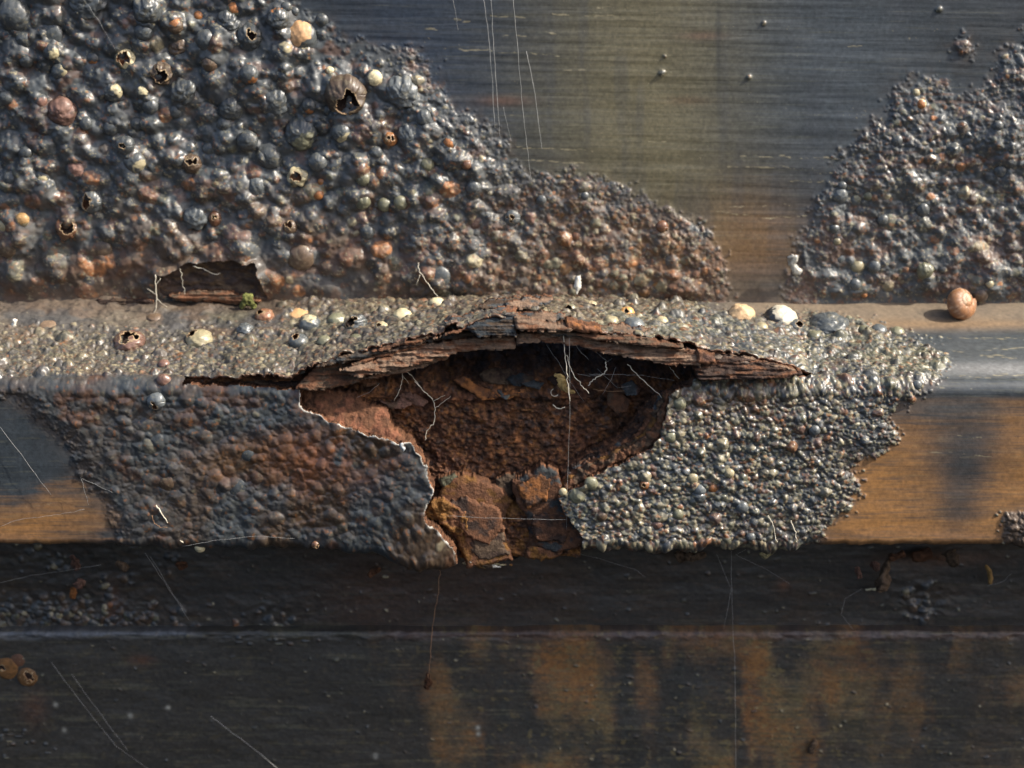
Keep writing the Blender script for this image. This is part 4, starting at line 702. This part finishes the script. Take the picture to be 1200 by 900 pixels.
# on the ledge
for (a, b, r, kw) in [
 (868, 368, 19, dict(tint=OLIVE, peel=col(196, 164, 124), peelw=.5, peeldir=(.0, -.7, .6), norm='ledge', flat=.95, crumple=.09, rough=.4, label='tall blister worn to orange cream on the ledge')),
 (915, 371, 21, dict(tint=SLATE2, peel=col(196, 188, 166), peelw=.75, peeldir=(.75, -.3, .5), norm='ledge', flat=.85, crumple=.08, label='half black half cream blister on the ledge')),
 (972, 378, 26, dict(tint=SLATE * 1.2, norm='ledge', flat=.65, crumple=.16, rough=.3, label='dark low blister with a white glint on the ledge')),
 (932, 382, 11, dict(tint=SLATE * 1.5, norm='ledge', openv=(0, -.6, .8), opena=.5, dark=True)), (893, 382, 8, dict(tint=CREAM * .7, norm='ledge')), (955, 392, 9, dict(tint=OLIVE, norm='ledge')),
 (152, 400, 20, dict(tint=PINK * .8, norm='ledge', openv=(-.35, -.35, 1), opena=.6, dark=True, flat=.6, crumple=.15, label='wide torn-open blister with a black slit on the left of the ledge')),
 (233, 397, 17, dict(tint=CREAM * .55, norm='ledge', openv=(-.6, -.1, .8), opena=.3, dark=True, flat=.6, crumple=.12)), (418, 380, 14, dict(tint=SLATE * 1.4, norm='ledge', openv=(0, -.75, .5), opena=.75, dark=True, flat=.8, crumple=.2)),
 (447, 383, 8, dict(tint=CREAM * .8, norm='ledge', openv=(0, -.6, .7), opena=.45)), (471, 368, 12, dict(tint=CREAM, norm='ledge')), (512, 354, 10, dict(tint=CREAM * 1.05, norm='ledge')), (395, 373, 12, dict(tint=OLIVE * 1.3, norm='ledge')), (362, 376, 14, dict(tint=SLATE * 1.3, peel=CREAM * .8, peelw=.2, peeldir=(0, -.3, 1), norm='ledge')),
 (350, 366, 14, dict(tint=col(190, 150, 105), norm='ledge', flat=.4)), (310, 370, 12, dict(tint=RUST * 1.5, norm='ledge', openv=(0, -.5, .9), opena=.5)), (287, 385, 12, dict(tint=SLATE * 1.3, norm='ledge', crumple=.2)), (192, 425, 7, dict(tint=PINK, norm='ledge')), (417, 396, 9, dict(tint=OLIVE, norm='ledge')), (380, 398, 9, dict(norm='ledge', tint=OLIVE * 1.2)), (350, 400, 12, dict(norm='ledge', tint=SLATE * 1.2, openv=(-.1, -.5, .8), opena=.4)),
 (716, 375, 9, dict(tint=CREAM * .7, norm='ledge')), (743, 379, 13, dict(tint=SLATE * 1.8, norm='ledge')), (693, 358, 8, dict(tint=CREAM * .7, norm='ledge', openv=(0, -.6, .7), opena=.6)), (668, 362, 8, dict(tint=OLIVE, norm='ledge', openv=(0, -.7, .6), opena=.6, dark=True)), (735, 366, 9, dict(tint=col(190, 140, 80), norm='ledge', openv=(-.2, -.7, .6), opena=.5, dark=True)), (775, 375, 8, dict(tint=CREAM * .7, norm='ledge')), (1030, 385, 10, dict(tint=SLATE * 1.8, norm='ledge')), (1052, 388, 9, dict(tint=OLIVE * 1.4, norm='ledge')), (1012, 385, 7, dict(tint=OLIVE, norm='ledge')), (180, 370, 10, dict(tint=BROWN * 1.3, norm='ledge', flat=.4)), (60, 378, 16, dict(tint=col(128, 106, 84), norm='ledge', flat=.35, rough=.6))]:
    blister(RAIL, a, b, r, rail, **kw)
# on the front face
for (a, b, r, kw) in [
 (183, 470, 11, dict(tint=SLATE * 1.8, openv=(0, -.8, -.6), opena=.35)), (192, 447, 9, dict(tint=PINK)), (232, 648, 7, dict(tint=CREAM)), (370, 639, 5, dict(tint=RUST, openv=(0, -1, 0), opena=.55)), (290, 533, 9, dict(tint=SLATE, flat=.4)), (280, 575, 13, dict(tint=SLATE, flat=.3)), (180, 605, 10, dict(tint=SLATE, flat=.3)), (195, 565, 11, dict(tint=BROWN, flat=.4)),
 (676, 581, 10, dict(tint=OLIVE * 1.3, crumple=.12)), (693, 567, 8, dict(tint=OLIVE * 1.4)), (660, 577, 5, dict(tint=CREAM * .7)), (755, 568, 6, dict(tint=ORANGE * .6, openv=(0, -1, .1), opena=.5)), (797, 473, 8, dict(tint=OLIVE * 1.5)), (786, 512, 7, dict(tint=OLIVE * 1.3, openv=(0, -1, 0), opena=.25, dark=True)), (820, 575, 8, dict(tint=SLATE * 1.8)), (835, 572, 7, dict(tint=ORANGE * .6)), (812, 560, 7, dict(tint=CREAM * .6)), (795, 603, 7, dict(tint=OLIVE * 1.3)), (870, 595, 8, dict(tint=SLATE * 1.5)), (955, 505, 7, dict(tint=SLATE * 1.5)), (890, 443, 5, dict(tint=BROWN, openv=(0, -1, 0), opena=.5, dark=True)), (1075, 452, 6, dict(tint=SLATE * 1.5)),
 (740, 620, 7, dict(tint=BROWN)), (705, 605, 7, dict(tint=BROWN * 1.2)), (770, 615, 6, dict(tint=PINK)), (880, 630, 6, dict(tint=SLATE * 1.4)), (855, 555, 6, dict(tint=CREAM * .6))]:
    blister(RAIL, a, b, r, rail, **kw)
for (a, b, r, kw) in [(8, 784, 15, dict(tint=OCHRE * .4, peel=OCHRE * .5, peelw=.9, openv=(.1, -1, .2), opena=.3, dark=True, flat=.25, label='ochre burst blister at the left edge')), (32, 793, 13, dict(tint=OCHRE * .45, openv=(0, -1, 0), opena=.62, dark=True, flat=.28, label='ochre ring left by a burst blister')), (21, 774, 10, dict(tint=RUST * .7, flat=.28))]:
    blister(LOWP, a, b, r, low_plate, lip=M_IN, rough=.6, sink=.1, **kw)

# ------------------------------------------------------------------ snail shell resting at the back of the ledge
def snail():
    c = locate(RAIL, 1123, 371) + np.array([0, 0, 18.])
    ax = np.array([.50, -.74, .46]); ax /= np.linalg.norm(ax); u = np.cross(ax, [0, 0, 1.]); u /= np.linalg.norm(u); v = np.cross(ax, u)
    turns = 3.6; n = 200; ns = 30; ph = np.linspace(0, turns * 2 * math.pi, n); rho = np.exp((ph - ph[-1]) * math.log(1.95) / (2 * math.pi))
    ang = ph + 5.65; R0 = 11.8; r0 = 15.6
    ctrp = c - ax * 4 + ax * (21.0 * (1 - rho))[:, None] + (R0 * rho)[:, None] * (np.cos(ang)[:, None] * u + np.sin(ang)[:, None] * v)
    rad = np.cos(ang)[:, None] * u + np.sin(ang)[:, None] * v; a = np.linspace(0, 2 * math.pi, ns, endpoint=False)
    ridge = 1 + .012 * np.sin(ph * 38) + .01 * rng.normal(0, 1, n)
    V = ctrp[:, None] + (r0 * rho * ridge)[:, None, None] * (np.cos(a)[None, :, None] * rad[:, None] + 1.0 * np.sin(a)[None, :, None] * ax)
    i = np.arange(n - 1)[:, None]; j = np.arange(ns)[None]; j2 = (j + 1) % ns
    F = np.stack([i * ns + j, i * ns + j2, (i + 1) * ns + j2, (i + 1) * ns + j], -1).reshape(-1, 4)
    PHm, Am = np.meshgrid(ph, a, indexing='ij'); base = col(146, 104, 70)
    C = np.tile(base, PHm.shape + (1,)).reshape(PHm.shape + (3,)).copy(); n1 = fbm(PHm * 3, Am * 2, 501, 4); n2 = fbm(PHm * 14, Am * 1.2, 503, 3)
    C = mixc(C, sst(n1, -.1, .5) * .6, col(150, 118, 98)); C = mixc(C, sst(n2, .1, .6) * .5, col(120, 78, 46)); C = mixc(C, sst(n1 - n2, .5, .9) * .6, col(214, 184, 150)); C = mixc(C, (PHm < turns * 2 * math.pi - 8.5) * .7, col(206, 178, 148))
    V = V.reshape(-1, 3); loc = c - np.array([0, 0, 16.])
    sh = thing('snail_shell', loc, 'round brown banded snail shell resting at the back of the ledge on the right', 'snail shell')
    k = int(n * (turns - 1.35) / turns)
    def piece(nm, a0, b0, cap):
        sel = V.reshape(n, ns, 3)[a0:b0].reshape(-1, 3); cc = C[a0:b0].reshape(-1, 3); m_ = b0 - a0
        i = np.arange(m_ - 1)[:, None]; FF = np.stack([i * ns + j, i * ns + j2, (i + 1) * ns + j2, (i + 1) * ns + j], -1).reshape(-1, 4)
        F3 = None
        if cap:
            sel = np.concatenate([sel, ctrp[b0 - 1:b0] - 0 * ax]); cc = np.concatenate([cc, [DEEP]]); F3 = [(len(sel) - 1, (m_ - 1) * ns + q, (m_ - 1) * ns + (q + 1) % ns) for q in range(ns)]
        raw_mesh(nm, sel, FF, F3, attrs={'tint': cc, 'rough': np.full(len(sel), .28), 'bare': np.zeros(len(sel))}, mats=(make_mat('snail_' + nm, spec=.4, coat=.05, grain=.2, gscale=.8, vary=.2),), parent=sh)
    piece('body_whorl', k - 1, n, True); piece('spire', 0, k, False)
snail()

# ------------------------------------------------------------------ threads and roots
def on(px, py, surf=None, lift=3, y=None):
    if y is not None: return unproj(px, py, y)
    p = locate(surf, px, py); return unproj(px, py, p[1] - lift)
def strand(pts, label, y=None, surf=None, r=.42, name='cobweb_strand', cat='cobweb strand', mat=M_WEB, lift=4, wig=.35, group='cobweb strands', taper=.8, branches=()):
    if isinstance(y, (list, tuple)): Q = [unproj(a, b, yy_) for (a, b), yy_ in zip(pts, y)]
    else: Q = [on(a, b, surf, lift, y) for a, b in pts]
    if not branches:
        o = tube(name, Q, r, mat, wig=wig, taper=taper); return tag(o, label, cat, group)
    t_ = thing(name, Q[0], label, cat, group); tube('stem', Q, r, mat, parent=t_, wig=wig, taper=taper)
    for br in branches:
        tube('branch', [on(a, b, surf, lift, y if not isinstance(y, (list, tuple)) else y[0]) for a, b in br], r * .7, mat, parent=t_, wig=wig, taper=.5)
    return t_
def root(pts, label, **kw): kw.setdefault('mat', M_ROOT); kw.setdefault('r', .9); kw['r'] *= .6; kw.setdefault('wig', .5); return strand(pts, label, name='dead_rootlet', cat='rootlet', group='dead rootlets', **kw)
root([(486, 447), (498, 459), (508, 469), (510, 480), (509, 495), (500, 505), (498, 516)], 'pale forked rootlet hanging in the left of the wound', y=14, branches=[[(508, 470), (515, 466), (522, 463)], [(510, 478), (519, 472), (528, 464)]])
root([(472, 428), (472, 444), (468, 458), (462, 470)], 'thin pale rootlet dangling left of the forked one', y=16, r=.7, branches=[[(472, 440), (479, 450)]])
root([(474, 434), (483, 441), (492, 452)], 'short rootlet curving beside the forked one', y=18, r=.6)
root([(710, 424), (711, 432), (708, 438), (700, 441), (694, 446), (689, 452)], 'bright white bent twig in the right of the dark hollow', y=2, r=1.2)
root([(660, 392), (662, 412), (664, 430), (665, 445), (668, 470)], 'long pale stalk hanging from the rust layers near centre', y=-6, r=1.0)
root([(664, 416), (668, 430), (673, 442), (681, 450), (690, 461)], 'second stalk bending right from the long one', y=-3, r=.9)
root([(735, 427), (748, 440), (762, 453), (778, 468)], 'slanting pale stem reaching the beaded crust edge', y=4, r=.9)
root([(758, 470), (765, 474), (773, 481), (781, 474)], 'tan twig against the right edge of the wound', y=18, r=.9, mat=M_ROOTB)
root([(781, 423), (786, 433), (796, 444)], 'fine rootlet at the right end of the hollow', y=10, r=.5)
root([(695, 456), (712, 459), (732, 458)], 'horizontal reddish stem lying in the hollow', y=30, r=.8, mat=M_ROOTB)
root([(514, 700 - 45), (515, 672), (513, 700), (508, 728), (506, 745), (504, 775), (502, 795)], 'long brown rootlet hanging below the rail left of centre', y=70, r=.8, mat=M_ROOTB, branches=[[(514, 664), (528, 658)], [(514, 664), (503, 660)]])
root([(183, 592), (190, 603), (196, 611), (204, 626), (212, 634), (222, 640)], 'white crooked root stuck on the left front crust', surf=RAIL, lift=2, r=1.3, wig=.5)
root([(178, 604), (180, 612), (188, 618), (196, 618)], 'short grey root piece left of the crooked white one', surf=RAIL, lift=2, r=.8, mat=M_ROOTB)
root([(900, 604), (906, 615), (908, 628), (911, 636)], 'thin cream root on the lower right crust', surf=RAIL, lift=3, r=.9)
root([(927, 610), (932, 624), (934, 636)], 'cream root at the lower right crust rim', surf=RAIL, lift=3, r=1.2)
root([(490, 308), (491, 318), (497, 325), (504, 336), (513, 348)], 'pale twig leaning on the wall crust above the ledge', y=150, r=1.0, branches=[[(492, 322), (488, 334)]])
root([(182, 322), (183, 343), (184, 356), (180, 372)], 'dusty grey root at the foot of the wall crust', y=150, r=1.1, branches=[[(183, 350), (196, 360)], [(183, 345), (172, 338)], [(183, 333), (188, 326)]])
root([(226, 312), (238, 315), (252, 322), (258, 320)], 'pale twig inside the wall hollow', y=168, r=.9)
root([(211, 315), (214, 330), (217, 345)], 'thin grey rootlet across the wall hollow', y=160, r=.6)
for i, (pts, y, lab_) in enumerate([
 ([(601, -8), (607, 60), (611, 112), (616, 160), (623, 212)], [120, 130, 140, 150, 160], 'brightest long thread falling down the smooth plate to the crust'),
 ([(566, -8), (572, 40), (577, 95), (580, 150)], 160, 'faint thread left of the brightest one on the plate'),
 ([(575, -8), (579, 60), (584, 130), (586, 160)], 162, 'second faint thread beside the bright long one'),
 ([(590, 125), (594, 145), (599, 165)], 150, 'short slanting thread just above the crust edge'),
 ([(529, -8), (534, 16), (537, 36)], 160, 'short thread at the top left of the smooth plate'),
 ([(617, 60), (627, 110), (632, 150), (635, 175)], 165, 'faint thread right of the brightest one'),
 ([(103, 5), (118, 28), (136, 60)], [150, 150, 160], 'taut thread from the top to the orange cup blister'),
 ([(690, 438), (706, 439), (730, 439), (752, 440), (790, 446)], 4, 'level thread crossing the dark hollow'),
 ([(640, 404), (655, 425), (664, 441), (684, 470)], 10, 'sagging thread in the middle of the hollow'),
 ([(672, 400), (680, 412), (690, 422)], -2, 'short thread under the right arching layer'),
 ([(695, 410), (712, 424), (717, 420)], 0, 'bent thread under the arching layer'),
 ([(677, 438), (690, 441), (705, 439)], 3, 'short thread left of the white twig'),
 ([(445, 449), (432, 460), (418, 466)], 6, 'thread slanting down left inside the wound'),
 ([(722, 430), (716, 445), (706, 462)], 8, 'thread slanting left below the arching layer'),
 ([(700, 432), (724, 455), (740, 452)], 14, 'loose thread in the right hollow'),
 ([(667, 395), (668, 480), (665, 560), (664, 620)], -12, 'long faint vertical thread in front of the wound'),
 ([(857, 645), (858, 720), (862, 800), (862, 905)], 60, 'long vertical thread in front of the lower plates'),
 ([(170, 648), (186, 672), (204, 700), (222, 727)], [20, 40, 60, 70], 'double-looking thread dropping from the rail to the shaded strip'),
 ([(176, 652), (196, 685), (214, 712)], 60, 'thin companion thread beside it under the rail'),
 ([(247, 839), (268, 856), (292, 873), (328, 903)], 80, 'bright white thread slanting at the bottom left'),
 ([(60, 776), (100, 830), (136, 874), (180, 905)], 80, 'long dim thread slanting over the lower plate at left'),
 ([(84, 790), (120, 840), (150, 880)], 84, 'dim thread parallel to the long slanting one'),
 ([(0, 617), (20, 609), (44, 606), (70, 603), (99, 597)], -8, 'thread across the ochre paint at the left end'),
 ([(94, 560), (112, 568), (132, 577)], -8, 'short thread meeting the left crust rim'),
 ([(95, 561), (99, 575), (104, 592)], -8, 'thread dropping from the left crust rim'),
 ([(0, 683), (22, 678), (40, 674), (70, 670), (118, 662)], 50, 'thread across the shaded strip at far left'),
 ([(214, 640), (250, 634), (300, 628), (345, 631)], -30, 'fine thread over the left front crust'),
 ([(640, 640), (700, 654), (745, 668), (756, 676)], 60, 'thread stretched below the right-hand crust'),
 ([(874, 644), (862, 650), (900, 668), (925, 684)], 70, 'slack thread under the rail right of centre'),
 ([(840, 650), (857, 690), (848, 738)], 80, 'thread hanging on the shaded strip right of centre'),
 ([(1010, 690), (990, 702), (986, 720), (1000, 738)], 95, 'crooked thread on the shaded strip at right'),
 ([(1157, 687), (1175, 682), (1185, 672)], 95, 'thread beside the curled husk at right'),
 ([(0, 500), (30, 540), (60, 580)], -6, 'thread on the dark paint at the left end'),
 ([(520, 605), (580, 607), (640, 609), (664, 609)], -14, 'level thread in front of the chunks')]):
    strand(pts, lab_, y=y, r=.25 if 'bright' in lab_.lower() else .14, wig=.3)

# ------------------------------------------------------------------ loose flakes, husks and debris
def flake(poly, y, label, c=RUST, cb=None, thick=2.5, tilty=.8, tiltx=.1, name='rust_flake', cat='rust flake', group='loose rust flakes in the wound', amp=.8, mat=M_RUST, rough=.6):
    o = slab(name, poly, y, thick, None, c, cb, amp, tiltx=tiltx, tilty=tilty, nfreq=6, edge=1.2, label=None, step=.9, mat=mat, rough=rough); return tag(o, label, cat, group)
flake([(530, 446), (545, 443), (560, 452), (584, 460), (612, 456), (619, 452), (614, 461), (600, 466), (584, 465), (566, 468), (552, 459)], 35, 'curved bright orange rust flake lying on the shelf of the wound', ORANGE * .9, RUST)
flake([(562, 438), (580, 432), (604, 436), (616, 442), (606, 449), (584, 450), (566, 446)], 45, 'dark flat flake behind the orange one', DEEP * 1.3, BROWN)
flake([(592, 444), (610, 438), (626, 443), (622, 450), (604, 452)], 39, 'dark grey flake right behind the orange one', SLATE2 * .8, BROWN)
flake([(444, 470), (460, 472), (470, 467), (484, 473), (474, 478), (458, 479)], 17, 'pinkish grey flake at the left of the wound', PINK * .9, BROWN)
flake([(466, 464), (480, 461), (494, 467), (504, 471), (494, 475), (480, 471)], 23, 'pink brown flake behind the grey one at left', PINK * .8, RUST)
flake([(408, 440), (420, 438), (432, 442), (444, 450), (430, 452), (414, 447)], 21, 'brown flake in the left corner of the hollow', RUST, BROWN)
flake([(728, 452), (740, 447), (752, 455), (746, 462), (734, 462)], 37, 'mauve grey flake in the right of the hollow', PINK * .5, SLATE)
flake([(712, 462), (728, 460), (738, 470), (736, 480), (722, 482), (712, 474)], 35, 'rounded reddish flake on the shelf at right', RUST * .8, BROWN)
flake([(640, 444), (656, 438), (664, 446), (652, 452)], 41, 'small dark flake near the centre of the hollow', DEEP, BROWN)
flake([(612, 450), (626, 447), (638, 450), (632, 455), (618, 454)], 33, 'small blue grey chip right of the orange flake', SLATE, SLATE2)
flake([(580, 457), (588, 459), (590, 464), (600, 462), (592, 468), (586, 464)], 29, 'tiny grey splinter standing on the orange flake', SLATE * 1.3, CREAM * .5)
flake([(540, 660), (552, 656), (578, 660), (600, 664), (576, 665), (568, 668), (552, 664)], 0, 'pale frayed splinter under the bottom edge of the wound', CREAM * .7, OCHRE, tilty=0, cat='rust splinter', group='splinters under the rail')
flake([(546, 655), (572, 660), (592, 667), (570, 666), (550, 661)], -3, 'thin white frayed splinter beside the pale one', WHITE * .7, BROWN, tilty=0, cat='rust splinter', group='splinters under the rail', thick=1.5)
flake([(922, 302), (928, 297), (936, 300), (934, 310), (941, 318), (938, 325), (930, 322), (926, 312)], YW - 16, 'crumpled white paint peeling beside the right wall crust', WHITE * .6, SLATE * 1.5, tilty=-.2, name='paint_flake', cat='paint flake', group='peeled paint flakes', mat=M_PAINT, rough=.3)
flake([(675, 324), (681, 322), (681, 338), (676, 345), (673, 336)], YW - 18, 'small white paint flake on the wall crust above the centre', WHITE * .8, None, tilty=0, name='paint_flake', cat='paint flake', group='peeled paint flakes', mat=M_PAINT, rough=.4)
flake([(-3, 394), (8, 391), (12, 384), (15, 374), (22, 373), (19, 380), (16, 390), (8, 397), (-3, 399)], 120, 'curled white paint flake at the far left of the ledge', WHITE, SLATE * 1.5, tilty=-.3, name='paint_flake', cat='paint flake', group='peeled paint flakes', mat=M_PAINT, rough=.3)
flake([(468, 562 - 1 - 40), (472, 519), (475, 526), (473, 529), (467, 525)], -38, 'pale blue paint chip below the white broken edge', col(170, 176, 176), None, tilty=0, name='paint_flake', cat='paint flake', group='peeled paint flakes', mat=M_PAINT, rough=.3)
flake([(203, 365), (212, 359), (224, 360), (222, 366), (208, 368)], 168, 'small reddish chip at the foot of the wall hollow', RUST * 1.3, ORANGE, group='rust chips on the ledge')
# blobby hanging clumps
def clump(parts, label, cat, name, group=None, c=BROWN, amp=.25, y=80, rough=.7):
    big = max(parts, key=lambda p: p[2]); c0 = unproj(big[0], big[1], y); Vs = []; Fs = []; Cs = []; off_ = 0
    # one lumpy body: union-like radial surface around a spine of points
    pts = np.array([unproj(a, b, y) for a, b, r, *_ in parts]); rs = np.array([p[2] for p in parts], float)
    n = max(12, 6 * len(parts)); tt = np.linspace(0, len(parts) - 1, n); Q = np.stack([np.interp(tt, np.arange(len(parts)), pts[:, k]) for k in range(3)], -1); R_ = np.interp(tt, np.arange(len(parts)), rs)
    R_[0] *= .4; R_[-1] *= .4; m = 18; a = np.linspace(0, 2 * math.pi, m, endpoint=False); T = np.gradient(Q, axis=0); T /= np.linalg.norm(T, axis=1, keepdims=True) + 1e-9
    A = np.cross(T, [0, 1, 0.01]); A /= np.linalg.norm(A, axis=1, keepdims=True) + 1e-9; B = np.cross(T, A); so = rng.uniform(0, 60)
    am, tm = np.meshgrid(a, tt, indexing='xy'); nn = fbm(np.cos(am) * 1.5 + so, np.sin(am) * 1.5 + tm * 2.2, 601, 4)
    rr = R_[:, None] * (1 + amp * 1.6 * nn); V = Q[:, None] + rr[..., None] * (np.cos(a)[None, :, None] * A[:, None] + .7 * np.sin(a)[None, :, None] * B[:, None]); V = V.reshape(-1, 3)
    i = np.arange(n - 1)[:, None]; j = np.arange(m)[None]; j2 = (j + 1) % m; F = np.stack([i * m + j, i * m + j2, (i + 1) * m + j2, (i + 1) * m + j], -1).reshape(-1, 4)
    V = np.concatenate([V, Q[:1], Q[-1:]]); k0 = n * m; F3 = [(k0, (k + 1) % m, k) for k in range(m)] + [(k0 + 1, (n - 1) * m + k, (n - 1) * m + (k + 1) % m) for k in range(m)]
    cc = np.tile(c, (len(V), 1)) * (1 + .6 * np.concatenate([nn.reshape(-1), [0, 0]]))[:, None]
    o = raw_mesh(name, V, F, F3, attrs={'tint': cc, 'rough': np.full(len(V), rough), 'bare': np.zeros(len(V))}, mats=(M_RUST,), loc=pts[0]); return tag(o, label, cat, group)
HD = 'debris hanging under the rail'
clump([(1046, 648, 4), (1040, 658, 4), (1036, 668, 5), (1034, 680, 8), (1031, 690, 7), (1030, 694, 4)], 'largest shaggy brown clump hanging under the rail at right', 'debris clump', 'debris_clump', HD, BROWN * 1.2, .5, 84)
clump([(1060, 647, 4), (1050, 652, 4), (1042, 655, 3)], 'brown fibrous bit beside the largest clump', 'debris clump', 'debris_clump', HD, RUST * .8, .4, 80)
clump([(1022, 658, 4), (1026, 664, 5), (1030, 668, 3)], 'pinkish fluff left of the largest clump', 'debris clump', 'debris_clump', HD, PINK * .6, .5, 82)
clump([(1004, 664, 2.5), (1006, 671, 4), (1008, 678, 2.5)], 'small grey fluff on a thread left of the clumps', 'debris clump', 'debris_clump', HD, PINK * .8, .5, 82)
clump([(1112, 645, 6), (1116, 655, 7), (1121, 664, 5)], 'brown shrivelled clump under the rail further right', 'debris clump', 'debris_clump', HD, BROWN * .9, .45, 80)
clump([(1092, 646, 6), (1080, 651, 8), (1068, 652, 5)], 'orange rust scab tucked under the rail at right', 'debris clump', 'debris_clump', HD, RUST * .7, .3, 92)
clump([(1155, 662, 2), (1159, 669, 3), (1161, 677, 3.4), (1160, 685, 2.5)], 'curled tan caterpillar-like husk on the shaded strip', 'husk', 'dried_husk', None, col(140, 110, 66), .15, 96)
clump([(84, 650, 3), (88, 658, 5), (92, 668, 4)], 'pinkish crumb hanging under the rail at left', 'debris clump', 'debris_clump', HD, PINK * .7, .5, 78)
clump([(94, 678, 4), (92, 686, 5), (90, 690, 3)], 'pink and orange crumb below the hanging one at left', 'debris clump', 'debris_clump', HD, PINK * .8, .5, 84)
clump([(86, 688, 3), (85, 694, 4.5), (85, 702, 3)], 'round orange crumb on the shaded strip at left', 'debris clump', 'debris_clump', HD, ORANGE * .7, .4, 96)
clump([(136, 658, 3), (144, 664, 5), (150, 668, 4)], 'flat grey brown scrap under the rail at left', 'debris clump', 'debris_clump', HD, BROWN * 1.3, .4, 70)
clump([(206, 660, 3), (212, 663, 5), (220, 662, 3)], 'brown scrap under the rail right of the grey one', 'debris clump', 'debris_clump', HD, RUST * .6, .4, 84)
clump([(432, 676, 3), (438, 671, 4), (446, 666, 3)], 'reddish scrap under the rail left of centre', 'debris clump', 'debris_clump', HD, RUST * .8, .4, 84)
clump([(790, 650, 4), (800, 652, 6), (812, 654, 5), (828, 650, 3)], 'dark fibrous scrap under the right-hand crust', 'debris clump', 'debris_clump', HD, BROWN * .9, .5, 74)
clump([(502, 788, 2), (502, 797, 4), (501, 804, 5), (500, 808, 3)], 'small dark red clump at the end of the hanging rootlet', 'debris clump', 'debris_clump', HD, RUST * .5, .4, 84)
clump([(955, 866, 2), (954, 872, 4.5), (951, 879, 5), (950, 884, 2)], 'small brown seed-like scrap stuck on the lower plate', 'scrap', 'dried_scrap', None, BROWN * 1.2, .3, 92)
clump([(649, 440, 2), (655, 441, 3.2), (659, 447, 4), (661, 455, 4), (668, 459, 2.4), (674, 460, 1.5)], 'crumpled yellowish husk on the shelf at the centre of the wound', 'husk', 'dried_husk', None, col(176, 150, 96), .45, 22)
clump([(1014, 691, 1.5), (1021, 690, 1), (1030, 691, 2)], 'tiny pale double crumb on a thread at right', 'crumb', 'pale_crumb', None, col(190, 186, 160), .4, 102)
clump([(905, 647, 2), (898, 652, 3), (890, 648, 2)], 'pale crumb under the right-hand crust rim', 'crumb', 'pale_crumb', None, col(150, 140, 104), .4, 30)
clump([(282, 362, 2), (286, 354, 5), (291, 350, 6), (296, 356, 4), (298, 362, 2)], 'small tuft of green moss at the foot of the wall crust', 'moss', 'moss_tuft', None, col(104, 106, 58), .5, 160)
# curled pale shaving near the husk
th = np.linspace(.6, 4.4, 14); cs = [(650 + 4.4 * math.cos(a), 460 + 4.4 * math.sin(a)) for a in th]
strand(cs, 'pale curled ring-shaped shaving beside the yellowish husk', y=20, r=.6, name='curled_shaving', cat='shaving', mat=M_ROOT, wig=.1, group=None, taper=.7)
strand([(648, 474), (652, 478), (657, 479), (662, 477)], 'small cream curl on the core below the husk', y=18, r=.7, name='curled_shaving', cat='shaving', mat=M_ROOT, wig=.1, group=None)
